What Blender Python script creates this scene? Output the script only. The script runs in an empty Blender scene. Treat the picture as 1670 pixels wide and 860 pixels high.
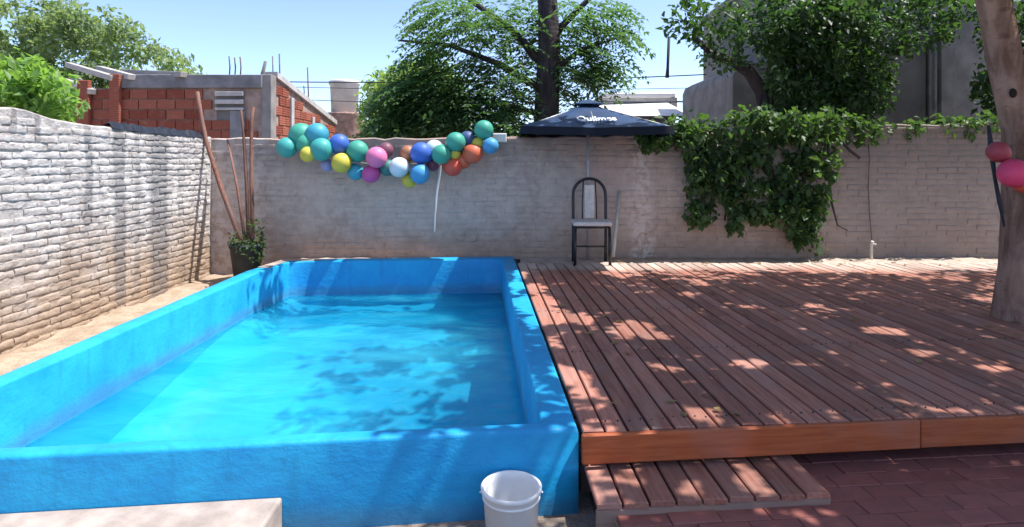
import bpy, bmesh, math, random
import numpy as np
from mathutils import Vector, Matrix
from mathutils.geometry import tessellate_polygon

random.seed(7)
rng = np.random.default_rng(11)
S = bpy.context.scene
COL = S.collection
R = math.radians

# ------------------------------------------------------------------ camera, sky, sun
EYE = 1.58            # eye height in metres
F = 1000.0            # focal length in photo pixels (photo 1670 wide)
cam = bpy.data.cameras.new("camera")
cam.sensor_width = 36.0
cam.lens = 36.0 * F / 1670.0
cam.shift_y = -172.0 / 1670.0
cam.clip_end = 1000.0
cam.clip_start = 0.05
cam_o = bpy.data.objects.new("camera", cam)
COL.objects.link(cam_o)
cam_o.location = (0, 0, EYE)
cam_o.rotation_euler = (R(90), 0, 0)
S.camera = cam_o

SUN_EL, SUN_AZ = R(64), R(4.0)        # azimuth measured from +X towards +Y
SUNV = Vector((math.cos(SUN_EL) * math.cos(SUN_AZ), math.cos(SUN_EL) * math.sin(SUN_AZ), math.sin(SUN_EL)))
world = bpy.data.worlds.new("World")
S.world = world
world.use_nodes = True
wn = world.node_tree.nodes
wl = world.node_tree.links
bg = wn["Background"]
sky = wn.new("ShaderNodeTexSky")
sky.sky_type = 'NISHITA'
sky.sun_disc = False
sky.sun_elevation = SUN_EL
sky.sun_rotation = R(90) - SUN_AZ
sky.air_density = 0.52
sky.dust_density = 0.9
sky.ozone_density = 1.0
wl.new(sky.outputs[0], bg.inputs[0])
bg.inputs[1].default_value = 0.15
sun = bpy.data.lights.new("sun", 'SUN')
sun.energy = 3.15
sun.angle = R(0.5)
sun.color = (1.0, 0.965, 0.92)
sun_o = bpy.data.objects.new("sun", sun)
COL.objects.link(sun_o)
sun_o.location = (8, 0, 12)
sun_o.rotation_euler = SUNV.to_track_quat('Z', 'Y').to_euler()
S.view_settings.view_transform = 'Standard'
S.view_settings.look = 'None'
S.view_settings.gamma = 1.0
S.view_settings.exposure = 1.3
S.render.engine = 'CYCLES'
S.cycles.max_bounces = 8
S.cycles.transparent_max_bounces = 12

def P(px, py, Y):
    """the point at depth Y that the photo shows at pixel px, py"""
    return Vector(((px - 835.0) / F * Y, Y, EYE - (py - 258.0) / F * Y))

# ------------------------------------------------------------------ object helpers
def tag(o, label=None, cat=None, group=None, kind=None):
    if label: o['label'] = label
    if cat: o['category'] = cat
    if group: o['group'] = group
    if kind: o['kind'] = kind
    return o

def thing(name, label, cat, loc=(0, 0, 0), rz=0.0, group=None):
    o = bpy.data.objects.new(name, None)
    COL.objects.link(o)
    o.location = loc
    o.rotation_euler = (0, 0, rz)
    o.empty_display_size = 0.1
    return tag(o, label, cat, group)

def interp(pts, x):
    if x <= pts[0][0]: return pts[0][1]
    for (a, b), (c, d) in zip(pts, pts[1:]):
        if x <= c: return b + (d - b) * (x - a) / (c - a)
    return pts[-1][1]

class MB:
    def __init__(self):
        self.v = []; self.f = []; self.m = []; self.s = []
    def add(self, vs, fs, mi=0, smooth=False):
        b = len(self.v)
        self.v += [tuple(p) for p in vs]
        for f in fs:
            self.f.append(tuple(b + i for i in f)); self.m.append(mi); self.s.append(smooth)
        return self
    def box(self, lo, hi, mi=0, mat=None):
        x0, y0, z0 = lo; x1, y1, z1 = hi
        vs = [Vector(p) for p in ((x0,y0,z0),(x1,y0,z0),(x1,y1,z0),(x0,y1,z0),(x0,y0,z1),(x1,y0,z1),(x1,y1,z1),(x0,y1,z1))]
        if mat is not None: vs = [mat @ p for p in vs]
        return self.add(vs, [(0,3,2,1),(4,5,6,7),(0,1,5,4),(1,2,6,5),(2,3,7,6),(3,0,4,7)], mi)
    def bbox(self, lo, hi, b=0.004, mi=0, mat=None):
        """box with a chamfered edge all round the top and ends"""
        x0, y0, z0 = lo; x1, y1, z1 = hi
        vs = []
        for (xa, xb, ya, yb, z) in ((x0, x1, y0, y1, z0), (x0, x1, y0, y1, z1 - b), (x0 + b, x1 - b, y0 + b, y1 - b, z1)):
            vs += [Vector((xa, ya, z)), Vector((xb, ya, z)), Vector((xb, yb, z)), Vector((xa, yb, z))]
        if mat is not None: vs = [mat @ p for p in vs]
        fs = [(3, 2, 1, 0), (8, 9, 10, 11)]
        for k in range(2):
            for i in range(4):
                j = (i + 1) % 4
                fs.append((4*k + i, 4*k + j, 4*k + 4 + j, 4*k + 4 + i))
        return self.add(vs, fs, mi)
    def tube(self, pts, rad, n=8, mi=0, caps=True, smooth=True):
        pts = [Vector(p) for p in pts]
        if not hasattr(rad, '__len__'): rad = [rad] * len(pts)
        b = len(self.v)
        t0 = (pts[1] - pts[0]).normalized()
        up = Vector((0, 0, 1)) if abs(t0.z) < 0.9 else Vector((1, 0, 0))
        a = t0.cross(up).normalized()
        rings = []
        for i, p in enumerate(pts):
            t = (pts[min(i + 1, len(pts) - 1)] - pts[max(i - 1, 0)]).normalized()
            a = (a - t * a.dot(t)).normalized()
            c = t.cross(a)
            rings.append([p + (a * math.cos(2*math.pi*k/n) + c * math.sin(2*math.pi*k/n)) * rad[i] for k in range(n)])
        vs = [q for r in rings for q in r]
        fs = []
        for i in range(len(pts) - 1):
            for k in range(n):
                l = (k + 1) % n
                fs.append((i*n + k, i*n + l, (i+1)*n + l, (i+1)*n + k))
        self.add(vs, fs, mi, smooth)
        if caps:
            self.f.append(tuple(b + k for k in reversed(range(n)))); self.m.append(mi); self.s.append(False)
            e = b + (len(pts) - 1) * n
            self.f.append(tuple(e + k for k in range(n))); self.m.append(mi); self.s.append(False)
        return self
    def lathe(self, prof, n=20, c=(0, 0, 0), mi=0, smooth=True, mat=None):
        vs = []
        for (r, z) in prof:
            for k in range(n):
                a = 2 * math.pi * k / n
                q = Vector((c[0] + r * math.cos(a), c[1] + r * math.sin(a), c[2] + z))
                vs.append(mat @ q if mat is not None else q)
        fs = []
        for i in range(len(prof) - 1):
            for k in range(n):
                l = (k + 1) % n
                fs.append((i*n + k, i*n + l, (i+1)*n + l, (i+1)*n + k))
        return self.add(vs, fs, mi, smooth)
    def prism(self, poly, z0, z1, mi=0):
        n = len(poly)
        vs = [(p[0], p[1], z0) for p in poly] + [(p[0], p[1], z1) for p in poly]
        fs = [tuple(reversed(range(n))), tuple(range(n, 2*n))]
        for i in range(n):
            j = (i + 1) % n
            fs.append((i, j, n + j, n + i))
        return self.add(vs, fs, mi)
    def mesh(self, name, mats):
        me = bpy.data.meshes.new(name)
        me.from_pydata(self.v, [], self.f)
        for m in (mats if isinstance(mats, (list, tuple)) else [mats]): me.materials.append(m)
        me.polygons.foreach_set("material_index", self.m)
        me.polygons.foreach_set("use_smooth", self.s)
        me.update()
        return me
    def build(self, name, mats, parent=None, kind=None, bevel=0.0, seg=2):
        me = self.mesh(name, mats)
        o = link(name, me, parent)
        if bevel > 0:
            bm = bmesh.new(); bm.from_mesh(me)
            bmesh.ops.remove_doubles(bm, verts=bm.verts, dist=1e-5)
            es = [e for e in bm.edges if len(e.link_faces) == 2 and e.calc_face_angle(0) > 0.5]
            bmesh.ops.bevel(bm, geom=es, offset=bevel, segments=seg, affect='EDGES', profile=0.5)
            bm.to_mesh(me); bm.free()
        if kind: o['kind'] = kind
        return o

def link(name, me, parent=None):
    o = bpy.data.objects.new(name, me)
    COL.objects.link(o)
    if parent is not None: o.parent = parent
    return o

def np_mesh(name, V, nv, mats, smooth=False):
    """mesh of len(V)/nv separate leaf polygons; nv = 4: two triangles folded on the mid-rib"""
    V = np.asarray(V, dtype=np.float32).reshape(-1, 3)
    n = len(V) // 4
    idx = (np.arange(n)[:, None] * 4 + np.array([[0, 1, 2, 0, 2, 3]])).reshape(-1).astype(np.int32)
    me = bpy.data.meshes.new(name)
    me.vertices.add(len(V)); me.vertices.foreach_set("co", V.reshape(-1))
    me.loops.add(len(idx)); me.loops.foreach_set("vertex_index", idx)
    me.polygons.add(2 * n)
    me.polygons.foreach_set("loop_start", np.arange(0, 6 * n, 3, dtype=np.int32))
    me.polygons.foreach_set("loop_total", np.full(2 * n, 3, dtype=np.int32))
    for m in (mats if isinstance(mats, (list, tuple)) else [mats]): me.materials.append(m)
    me.update(calc_edges=True)
    me.validate()
    return me

def unit(a):
    return a / np.maximum(np.linalg.norm(a, axis=1, keepdims=True), 1e-9)

def leaf_verts(c, d, nrm, L, W, fold=0.18):
    """four corners of each leaf: base, side, tip, side"""
    d = unit(d); s = unit(np.cross(d, nrm)); up = np.cross(s, d)
    L = L[:, None]; W = W[:, None]
    b = c - d * L * 0.5
    m = c - d * L * 0.08 + up * W * fold
    V = np.stack([b, m + s * W * 0.5, c + d * L * 0.5, m - s * W * 0.5], axis=1)
    return V.reshape(-1, 3)

def clumps(centres, radii, per, L, W, droop=0.3, jl=0.3, flat=1.0):
    """leaves spread through blobs"""
    out = []
    for c, r in zip(centres, radii):
        n = max(3, int(per * (r / 0.35) ** 2))
        q = unit(rng.normal(size=(n, 3))) * (rng.random((n, 1)) ** 0.45) * r
        q[:, 2] *= flat
        d = unit(q) * 0.5 + rng.normal(size=(n, 3)) * 0.6
        d[:, 2] -= droop
        nr = rng.normal(size=(n, 3)) * 0.5; nr[:, 2] += 0.9
        ll = L * (1 + jl * rng.normal(size=n)).clip(0.5, 1.6)
        out.append(leaf_verts(np.asarray(c)[None, :] + q, d, nr, ll, ll * (W / L)))
    return np.concatenate(out)

def fronds(bases, dirs, length, pairs, L, W, droop=0.5):
    """pinnate leaves: leaflets in pairs along a drooping stalk"""
    out = []
    bases = np.asarray(bases); dirs = unit(np.asarray(dirs)); n = len(bases)
    ln = length * (0.75 + 0.5 * rng.random((n, 1)))
    side = unit(np.cross(dirs, np.array([[0, 0, 1.0]])) + 1e-4)
    for k in range(pairs):
        t = (k + 1.0) / pairs
        p = bases + dirs * ln * t
        p[:, 2] -= (droop * ln * t * t)[:, 0]
        for sg in (-1, 1):
            d = dirs * 0.55 + side * sg
            d[:, 2] -= 0.25 + droop * t * 0.7
            d += rng.normal(size=(n, 3)) * 0.12
            d = unit(d)
            nr = np.tile([[0, 0, 1.0]], (n, 1)) + rng.normal(size=(n, 3)) * 0.25
            ll = L * (0.8 + 0.4 * rng.random(n)) * (1 - 0.35 * abs(t - 0.5))
            out.append(leaf_verts(p + d * (ll * 0.5)[:, None], d, nr, ll, ll * (W / L)))
    return np.concatenate(out)

# ------------------------------------------------------------------ material helpers
class NT:
    def __init__(self, name, rough=0.8, spec=0.3):
        self.mat = bpy.data.materials.new(name)
        self.mat.use_nodes = True
        self.t = self.mat.node_tree
        self.b = self.t.nodes["Principled BSDF"]
        self.b.inputs["Roughness"].default_value = rough
        self.b.inputs["Specular IOR Level"].default_value = spec
        self.out = self.t.nodes["Material Output"]
    def n(self, typ, **kw):
        nd = self.t.nodes.new(typ)
        for k, v in kw.items(): setattr(nd, k, v)
        return nd
    def l(self, a, b): self.t.links.new(a, b); return b
    def pos(self): return self.n("ShaderNodeNewGeometry").outputs["Position"]
    def obj(self): return self.n("ShaderNodeTexCoord").outputs["Object"]
    def mapping(self, vec, scale=(1, 1, 1), loc=(0, 0, 0)):
        m = self.n("ShaderNodeMapping"); self.l(vec, m.inputs[0])
        m.inputs["Scale"].default_value = scale; m.inputs["Location"].default_value = loc
        return m.outputs[0]
    def noise(self, vec, scale=5, detail=5, rough=0.55, dist=0.0):
        m = self.n("ShaderNodeTexNoise"); self.l(vec, m.inputs["Vector"])
        m.inputs["Scale"].default_value = scale; m.inputs["Detail"].default_value = detail
        m.inputs["Roughness"].default_value = rough; m.inputs["Distortion"].default_value = dist
        return m.outputs["Fac"]
    def vor(self, vec, scale=5, feature='F1'):
        m = self.n("ShaderNodeTexVoronoi", feature=feature); self.l(vec, m.inputs["Vector"])
        m.inputs["Scale"].default_value = scale
        return m.outputs["Distance"]
    def ramp(self, fac, stops):
        m = self.n("ShaderNodeValToRGB"); self.l(fac, m.inputs[0])
        e = m.color_ramp.elements
        while len(e) < len(stops): e.new(0.5)
        for x, (p, c) in zip(e, stops):
            x.position = p
            x.color = (c, c, c, 1) if not hasattr(c, '__len__') else (*c, 1)
        return m.outputs[0]
    def rng(self, v, a, b, c=0.0, d=1.0, smooth=True):
        m = self.n("ShaderNodeMapRange"); self.l(v, m.inputs[0])
        if smooth: m.interpolation_type = 'SMOOTHSTEP'
        m.inputs[1].default_value = a; m.inputs[2].default_value = b
        m.inputs[3].default_value = c; m.inputs[4].default_value = d
        return m.outputs[0]
    def math(self, op, a, b=None, c=None):
        m = self.n("ShaderNodeMath", operation=op)
        for i, x in enumerate((a, b, c)):
            if x is None: continue
            if isinstance(x, (int, float)): m.inputs[i].default_value = x
            else: self.l(x, m.inputs[i])
        return m.outputs[0]
    def mix(self, fac, a, b, mode='MIX'):
        m = self.n("ShaderNodeMix", data_type='RGBA', blend_type=mode)
        for s, x in ((m.inputs[0], fac), (m.inputs[6], a), (m.inputs[7], b)):
            if isinstance(x, (int, float)): s.default_value = x
            elif isinstance(x, tuple): s.default_value = (*x, 1)
            else: self.l(x, s)
        return m.outputs[2]
    def sep(self, vec):
        m = self.n("ShaderNodeSeparateXYZ"); self.l(vec, m.inputs[0]); return m.outputs
    def col(self, c):
        if isinstance(c, tuple): self.b.inputs["Base Color"].default_value = (*c, 1)
        else: self.l(c, self.b.inputs["Base Color"])
        return self
    def bump(self, h, strength=0.5, dist=0.01):
        m = self.n("ShaderNodeBump"); self.l(h, m.inputs["Height"])
        m.inputs["Strength"].default_value = strength; m.inputs["Distance"].default_value = dist
        self.l(m.outputs[0], self.b.inputs["Normal"])
        return self
    def rough(self, r):
        if isinstance(r, (int, float)): self.b.inputs["Roughness"].default_value = r
        else: self.l(r, self.b.inputs["Roughness"])
        return self
    def rand(self): return self.n("ShaderNodeObjectInfo").outputs["Random"]

def simple(name, c, rough=0.7, var=0.12, scale=8.0, spec=0.3, metal=0.0, bump=0.0):
    m = NT(name, rough, spec)
    o = m.obj()
    f = m.noise(o, scale, 4)
    k = m.rng(f, 0.3, 0.7, 1 - var, 1 + var)
    cc = m.n("ShaderNodeCombineXYZ")
    for i in range(3): m.l(m.math('MULTIPLY', k, c[i]), cc.inputs[i])
    m.l(cc.outputs[0], m.b.inputs["Base Color"])
    m.b.inputs["Metallic"].default_value = metal
    if bump: m.bump(m.noise(o, scale * 6, 5), bump, 0.004)
    return m.mat

def leaf_mat(name, dark, light, trans=0.35, tc=None):
    m = NT(name, 0.5, 0.35)
    g = m.n("ShaderNodeNewGeometry")
    r = g.outputs["Random Per Island"]
    c = m.ramp(r, [(0.0, dark), (0.6, tuple((a + b) / 2 for a, b in zip(dark, light))), (1.0, light)])
    big = m.noise(g.outputs["Position"], 1.3, 3)
    c = m.mix(m.rng(big, 0.35, 0.65, 0.0, 0.45), c, light)
    m.col(c)
    t = m.n("ShaderNodeBsdfTranslucent")
    if tc is None: tc = (min(1, light[0] * 2.2), min(1, light[1] * 2.4), light[2] * 1.0)
    t.inputs[0].default_value = (*tc, 1)
    mx = m.n("ShaderNodeMixShader"); mx.inputs[0].default_value = trans
    m.l(m.b.outputs[0], mx.inputs[1]); m.l(t.outputs[0], mx.inputs[2])
    m.l(mx.outputs[0], m.out.inputs[0])
    return m.mat

def bark_mat(name, a, b, scale=6):
    m = NT(name, 0.9, 0.15)
    o = m.mapping(m.pos(), (1.0, 1.0, 0.25))
    f = m.noise(o, scale * 2.5, 7, 0.65, 0.4)
    p = m.noise(m.pos(), 2.2, 3)
    c = m.mix(m.rng(f, 0.3, 0.7), a, b)
    c = m.mix(m.rng(p, 0.45, 0.7, 0, 0.5), c, (b[0]*1.15, b[1]*1.1, b[2]*1.05))
    sc = m.noise(m.mapping(m.pos(), (1, 1, 3.0)), 7, 4, 0.6)
    c = m.mix(m.rng(sc, 0.6, 0.72, 0, 0.5), c, (a[0]*0.55, a[1]*0.55, a[2]*0.55))
    m.col(c).bump(m.math('ADD', f, m.math('MULTIPLY', sc, 0.7)), 0.9, 0.03)
    return m.mat

M = {}
# whitewashed brick of the left wall: pale above, earth splashed at the foot, shadow painted on as dark upright stripes
def left_wall_mat():
    m = NT('whitewashed_brick', 0.92, 0.15)
    p = m.pos(); x, y, z = m.sep(p)
    f = m.noise(p, 9, 8, 0.65)
    big = m.noise(p, 1.6, 4, 0.6)
    c = m.mix(m.rng(f, 0.35, 0.72), (0.45, 0.415, 0.395), (0.68, 0.64, 0.615))
    c = m.mix(m.rng(m.noise(m.mapping(p, (1, 0.55, 1.7)), 21, 7, 0.75), 0.50, 0.64, 0, 0.75), c, (0.235, 0.195, 0.175))
    # earth tones
    zz = m.math('ADD', z, m.math('MULTIPLY', m.math('SUBTRACT', big, 0.5), 1.1))
    e = m.rng(zz, 0.2, 1.25, 1.0, 0.0)
    c = m.mix(m.math('MULTIPLY', e, 0.9), c, m.mix(f, (0.30, 0.20, 0.13), (0.46, 0.34, 0.24)))
    # brown patch
    py = m.math('ABSOLUTE', m.math('SUBTRACT', y, 5.25))
    bp = m.math('MULTIPLY', m.rng(py, 0.05, 0.32, 1, 0), m.rng(m.noise(p, 5, 5), 0.42, 0.6))
    bp = m.math('MULTIPLY', bp, m.rng(z, 1.35, 1.1, 0, 1))
    c = m.mix(m.math('MULTIPLY', bp, 0.6), c, (0.27, 0.19, 0.14))
    # shadow stripes painted into the colour, plus short dark marks near the top
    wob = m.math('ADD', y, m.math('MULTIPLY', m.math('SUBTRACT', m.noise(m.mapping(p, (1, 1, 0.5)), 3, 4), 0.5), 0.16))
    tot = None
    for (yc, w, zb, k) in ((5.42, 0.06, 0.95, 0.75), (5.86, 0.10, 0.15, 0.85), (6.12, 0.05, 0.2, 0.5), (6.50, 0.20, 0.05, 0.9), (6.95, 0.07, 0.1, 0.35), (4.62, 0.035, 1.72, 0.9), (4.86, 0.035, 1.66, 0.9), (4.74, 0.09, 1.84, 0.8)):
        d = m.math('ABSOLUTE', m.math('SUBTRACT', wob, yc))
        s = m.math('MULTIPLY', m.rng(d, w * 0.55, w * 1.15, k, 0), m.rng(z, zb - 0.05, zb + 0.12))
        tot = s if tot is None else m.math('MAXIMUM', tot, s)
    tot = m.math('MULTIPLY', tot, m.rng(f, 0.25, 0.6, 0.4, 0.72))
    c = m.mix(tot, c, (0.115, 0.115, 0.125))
    # worn top edge
    top = m.rng(zz, 1.72, 2.05, 0, 0.35)
    c = m.mix(top, c, (0.30, 0.25, 0.20))
    m.col(c).bump(m.math('ADD', f, m.math('MULTIPLY', m.noise(p, 45, 6, 0.7), 0.8)), 1.0, 0.014)
    return m.mat
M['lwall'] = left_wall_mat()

def back_wall_mat():
    m = NT('cement_washed_brick', 0.92, 0.12)
    p = m.pos(); x, y, z = m.sep(p)
    f = m.noise(p, 8, 8, 0.65)
    big = m.noise(p, 1.1, 5, 0.6)
    c = m.mix(m.rng(f, 0.32, 0.7), (0.43, 0.335, 0.285), (0.60, 0.48, 0.415))
    c = m.mix(m.rng(big, 0.4, 0.68, 0, 0.55), c, (0.62, 0.505, 0.445))
    zz = m.math('ADD', z, m.math('MULTIPLY', m.math('SUBTRACT', big, 0.5), 0.9))
    c = m.mix(m.rng(zz, 0.35, 1.0, 0.75, 0.0), c, m.mix(f, (0.28, 0.18, 0.13), (0.42, 0.30, 0.23)))
    # darker damp band under the top, bare brick showing
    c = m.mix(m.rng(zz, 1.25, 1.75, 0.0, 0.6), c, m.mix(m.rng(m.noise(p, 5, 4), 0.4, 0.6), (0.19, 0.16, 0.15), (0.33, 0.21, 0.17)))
    # sunlight painted pale on the bricks near the umbrella and by the corner
    xw = m.math('ADD', x, m.math('MULTIPLY', m.math('SUBTRACT', m.noise(p, 3, 4), 0.5), 0.25))
    d1 = m.math('ABSOLUTE', m.math('SUBTRACT', xw, 1.62))
    s1 = m.math('MULTIPLY', m.rng(d1, 0.05, 0.22, 0.75, 0), m.rng(m.noise(p, 12, 5, 0.7), 0.42, 0.58))
    c = m.mix(s1, c, (0.70, 0.61, 0.55))
    c = m.mix(m.math('MULTIPLY', m.rng(xw, -3.2, -2.95, 0.65, 0), m.rng(f, 0.35, 0.6)), c, (0.66, 0.58, 0.53))
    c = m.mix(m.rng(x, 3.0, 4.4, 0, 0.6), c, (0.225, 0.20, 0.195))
    m.col(c).bump(m.math('ADD', f, m.math('MULTIPLY', m.noise(p, 40, 6, 0.7), 0.6)), 0.7, 0.010)
    return m.mat
M['bwall'] = back_wall_mat()

def pool_paint(name, rough_bump):
    m = NT(name, 0.45, 0.35)
    p = m.pos()
    f = m.noise(p, 2.0, 7, 0.65)
    g = m.math('ADD', m.noise(m.mapping(p, (1, 1, 1.6)), 9, 6, 0.6), m.math('MULTIPLY', m.noise(p, 38, 6, 0.7), 0.45))
    c = m.mix(m.rng(f, 0.3, 0.7), (0.008, 0.265, 0.585), (0.018, 0.385, 0.69))
    c = m.mix(m.rng(m.noise(p, 9, 6, 0.7), 0.62, 0.78, 0, 0.4), c, (0.03, 0.44, 0.74))
    m.col(c)
    st = m.noise(m.mapping(p, (2.5, 2.5, 0.35)), 4.5, 6, 0.65)
    z_ = m.sep(p)[2]
    c = m.mix(m.math('MULTIPLY', m.rng(st, 0.54, 0.70), 0.5), c, (0.012, 0.23, 0.46))
    scum = m.math('MULTIPLY', m.rng(m.math('ABSOLUTE', m.math('ADD', z_, -0.005)), 0.004, 0.03, 0.6, 0.0), m.rng(m.noise(p, 7, 5), 0.35, 0.6))
    c = m.mix(scum, c, (0.008, 0.22, 0.44))
    chip = m.rng(m.noise(p, 26, 4, 0.75), 0.70, 0.735)
    c = m.mix(m.math('MULTIPLY', chip, 0.6), c, (0.12, 0.40, 0.62))
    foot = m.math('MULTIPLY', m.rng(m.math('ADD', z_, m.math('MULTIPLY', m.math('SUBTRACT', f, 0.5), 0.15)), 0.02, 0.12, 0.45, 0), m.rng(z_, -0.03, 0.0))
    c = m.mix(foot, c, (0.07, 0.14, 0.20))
    m.col(c)
    m.bump(g, rough_bump, 0.02)
    m.rough(m.rng(f, 0.3, 0.7, 0.4, 0.6))
    return m.mat
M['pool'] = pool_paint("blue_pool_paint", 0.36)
def floor_paint():
    m = NT('blue_pool_floor_paint', 0.6, 0.3)
    p = m.pos()
    f = m.noise(p, 1.6, 6, 0.6, 0.5)
    s = m.noise(m.mapping(p, (0.8, 3.0, 1)), 2.5, 6, 0.62, 1.2)
    c = m.mix(m.rng(f, 0.3, 0.7), (0.016, 0.43, 0.68), (0.03, 0.54, 0.76))
    c = m.mix(m.rng(s, 0.56, 0.72, 0, 0.55), c, (0.12, 0.70, 0.82))
    m.col(c).bump(f, 0.2, 0.02)
    return m.mat
M['pfloor'] = floor_paint()

def water_mat():
    m = NT('pool_water')
    p = m.pos()
    h = m.math('ADD', m.noise(m.mapping(p, (1.0, 1.6, 1)), 3.2, 3, 0.5, 0.8), m.math('MULTIPLY', m.noise(p, 11, 3, 0.5, 0.5), 0.3))
    b = m.n("ShaderNodeBump"); m.l(h, b.inputs["Height"]); b.inputs["Strength"].default_value = 0.22; b.inputs["Distance"].default_value = 0.05
    fr = m.n("ShaderNodeFresnel"); fr.inputs[0].default_value = 1.33; m.l(b.outputs[0], fr.inputs["Normal"])
    t = m.n("ShaderNodeBsdfTransparent"); t.inputs[0].default_value = (0.80, 0.96, 0.99, 1)
    g = m.n("ShaderNodeBsdfGlossy"); g.inputs["Roughness"].default_value = 0.03; m.l(b.outputs[0], g.inputs["Normal"])
    df = m.n("ShaderNodeSubsurfaceScattering", falloff='BURLEY')
    cl = m.mix(m.rng(m.noise(m.mapping(p, (0.7, 1.6, 1)), 1.7, 4, 0.55, 0.8), 0.35, 0.7), (0.012, 0.40, 0.68), (0.045, 0.58, 0.80))
    m.l(cl, df.inputs["Color"]); df.inputs["Scale"].default_value = 0.9; df.inputs["Radius"].default_value = (0.6, 1.0, 1.2)
    tb = m.n("ShaderNodeMixShader"); tb.inputs[0].default_value = 0.42; m.l(t.outputs[0], tb.inputs[1]); m.l(df.outputs[0], tb.inputs[2])
    mx = m.n("ShaderNodeMixShader"); m.l(fr.outputs[0], mx.inputs[0]); m.l(tb.outputs[0], mx.inputs[1]); m.l(g.outputs[0], mx.inputs[2])
    m.l(mx.outputs[0], m.out.inputs[0])
    return m.mat
M['water'] = water_mat()

def wood(name, a, b, sat=0.0, grain=(22, 1.6, 22), rough=0.75, dust=False):
    m = NT(name, rough, 0.25)
    o = m.obj()
    r = m.rand()
    cmb = m.n("ShaderNodeCombineXYZ")
    m.l(m.math('MULTIPLY', r, 37.0), cmb.inputs[0]); m.l(m.math('MULTIPLY', r, 91.0), cmb.inputs[1])
    va = m.n("ShaderNodeVectorMath", operation='ADD'); m.l(o, va.inputs[0]); m.l(cmb.outputs[0], va.inputs[1])
    v = va.outputs[0]
    g = m.noise(m.mapping(v, grain), 2.2, 7, 0.62, 0.6)
    w = m.noise(v, 2.3, 4, 0.6)
    c = m.mix(m.rng(g, 0.28, 0.72), a, b)
    c = m.mix(m.rng(w, 0.42, 0.68, 0, 0.5), c, tuple(0.55 * q + 0.45 * 0.19 for q in b))
    if dust:       # pale soil trodden over the boards by the wall
        pp = m.pos(); yy = m.math('ADD', m.sep(pp)[1], m.math('MULTIPLY', m.math('SUBTRACT', m.noise(pp, 1.8, 5), 0.5), 0.9))
        c = m.mix(m.rng(yy, 6.45, 7.0, 0, 0.85), c, (0.55, 0.44, 0.37))
        c = m.mix(m.rng(m.noise(pp, 2.6, 6, 0.7), 0.52, 0.75, 0, 0.35), c, (0.33, 0.24, 0.21))
    k = m.rng(r, 0, 1, 0.72, 1.2, False)
    cc = m.n("ShaderNodeVectorMath", operation='SCALE'); m.l(c, cc.inputs[0]); m.l(k, cc.inputs["Scale"])
    m.l(cc.outputs[0], m.b.inputs["Base Color"])
    m.bump(g, 0.5, 0.004)
    return m.mat
M['deck'] = wood('weathered_red_deck_wood', (0.285, 0.105, 0.073), (0.44, 0.205, 0.147), dust=True)
M['fascia'] = wood('varnished_orange_wood', (0.34, 0.075, 0.026), (0.47, 0.125, 0.045), grain=(1.4, 20, 20), rough=0.5)
M['paleboard'] = wood('pale_pine_board', (0.27, 0.16, 0.12), (0.38, 0.245, 0.19), grain=(1.4, 20, 20))
M['joist'] = wood('dark_joist_wood', (0.06, 0.035, 0.028), (0.11, 0.07, 0.055))
M['pole'] = wood('brown_stick_wood', (0.10, 0.045, 0.032), (0.22, 0.10, 0.07), grain=(20, 20, 1.5))
M['greyboard'] = wood('grey_weathered_timber', (0.26, 0.24, 0.22), (0.46, 0.43, 0.40), grain=(2, 14, 14))

def paver_mat():
    m = NT('dark_red_clay_paver', 0.8, 0.25)
    p = m.pos(); r = m.rand()
    f = m.noise(p, 14, 6, 0.65)
    c = m.mix(r, (0.27, 0.092, 0.074), (0.33, 0.118, 0.095))
    c = m.mix(m.rng(f, 0.4, 0.7, 0, 0.5), c, (0.15, 0.075, 0.075))
    m.col(c).bump(f, 0.4, 0.004)
    return m.mat
M['paver'] = paver_mat()
def soil_mat(name, a, b, litter=0.5):
    m = NT(name, 0.95, 0.1)
    p = m.pos()
    f = m.noise(p, 6, 8, 0.65)
    c = m.mix(m.rng(f, 0.3, 0.7), a, b)
    v = m.noise(p, 60, 3, 0.6)
    c = m.mix(m.rng(v, 0.58, 0.66, 0, litter), c, (0.12, 0.07, 0.045))
    m.col(c).bump(m.math('ADD', f, m.math('MULTIPLY', v, 0.5)), 0.7, 0.02)
    return m.mat
M['soil'] = soil_mat('dusty_beige_soil', (0.30, 0.22, 0.155), (0.46, 0.36, 0.27))
M['sand'] = soil_mat('pale_dust_strip', (0.40, 0.31, 0.255), (0.58, 0.48, 0.41))
M['ground'] = soil_mat('grey_brown_ground', (0.20, 0.155, 0.125), (0.34, 0.275, 0.23))
M['slab'] = simple('pale_concrete', (0.36, 0.30, 0.265), 0.9, 0.22, 7, 0.15, bump=0.6)
M['plastic_white'] = simple('white_plastic', (0.83, 0.82, 0.80), 0.4, 0.06, 6)
M['black_metal'] = simple('black_painted_tube', (0.012, 0.013, 0.017), 0.35, 0.2, 10, 0.5)
M['seat'] = simple('beige_vinyl', (0.74, 0.64, 0.58), 0.6, 0.12, 20)
M['steel'] = simple('grey_steel_tube', (0.38, 0.38, 0.40), 0.4, 0.1, 8, 0.5, 0.4)
M['rebar'] = simple('rusty_rebar', (0.14, 0.10, 0.10), 0.8, 0.2, 12)
M['wire'] = simple('black_wire', (0.03, 0.035, 0.045), 0.7, 0.1, 5)
M['potm'] = simple('dark_grey_plastic', (0.035, 0.04, 0.045), 0.6, 0.2, 8)
M['blackdebris'] = simple('black_debris', (0.012, 0.012, 0.014), 0.35, 0.4, 12, 0.5)
M['cement'] = simple('raw_grey_cement', (0.22, 0.215, 0.225), 0.95, 0.25, 4, 0.1, bump=0.6)
M['cement_dark'] = simple('dark_grey_render', (0.175, 0.168, 0.165), 0.95, 0.22, 2.0, 0.1, bump=0.5)
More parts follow.
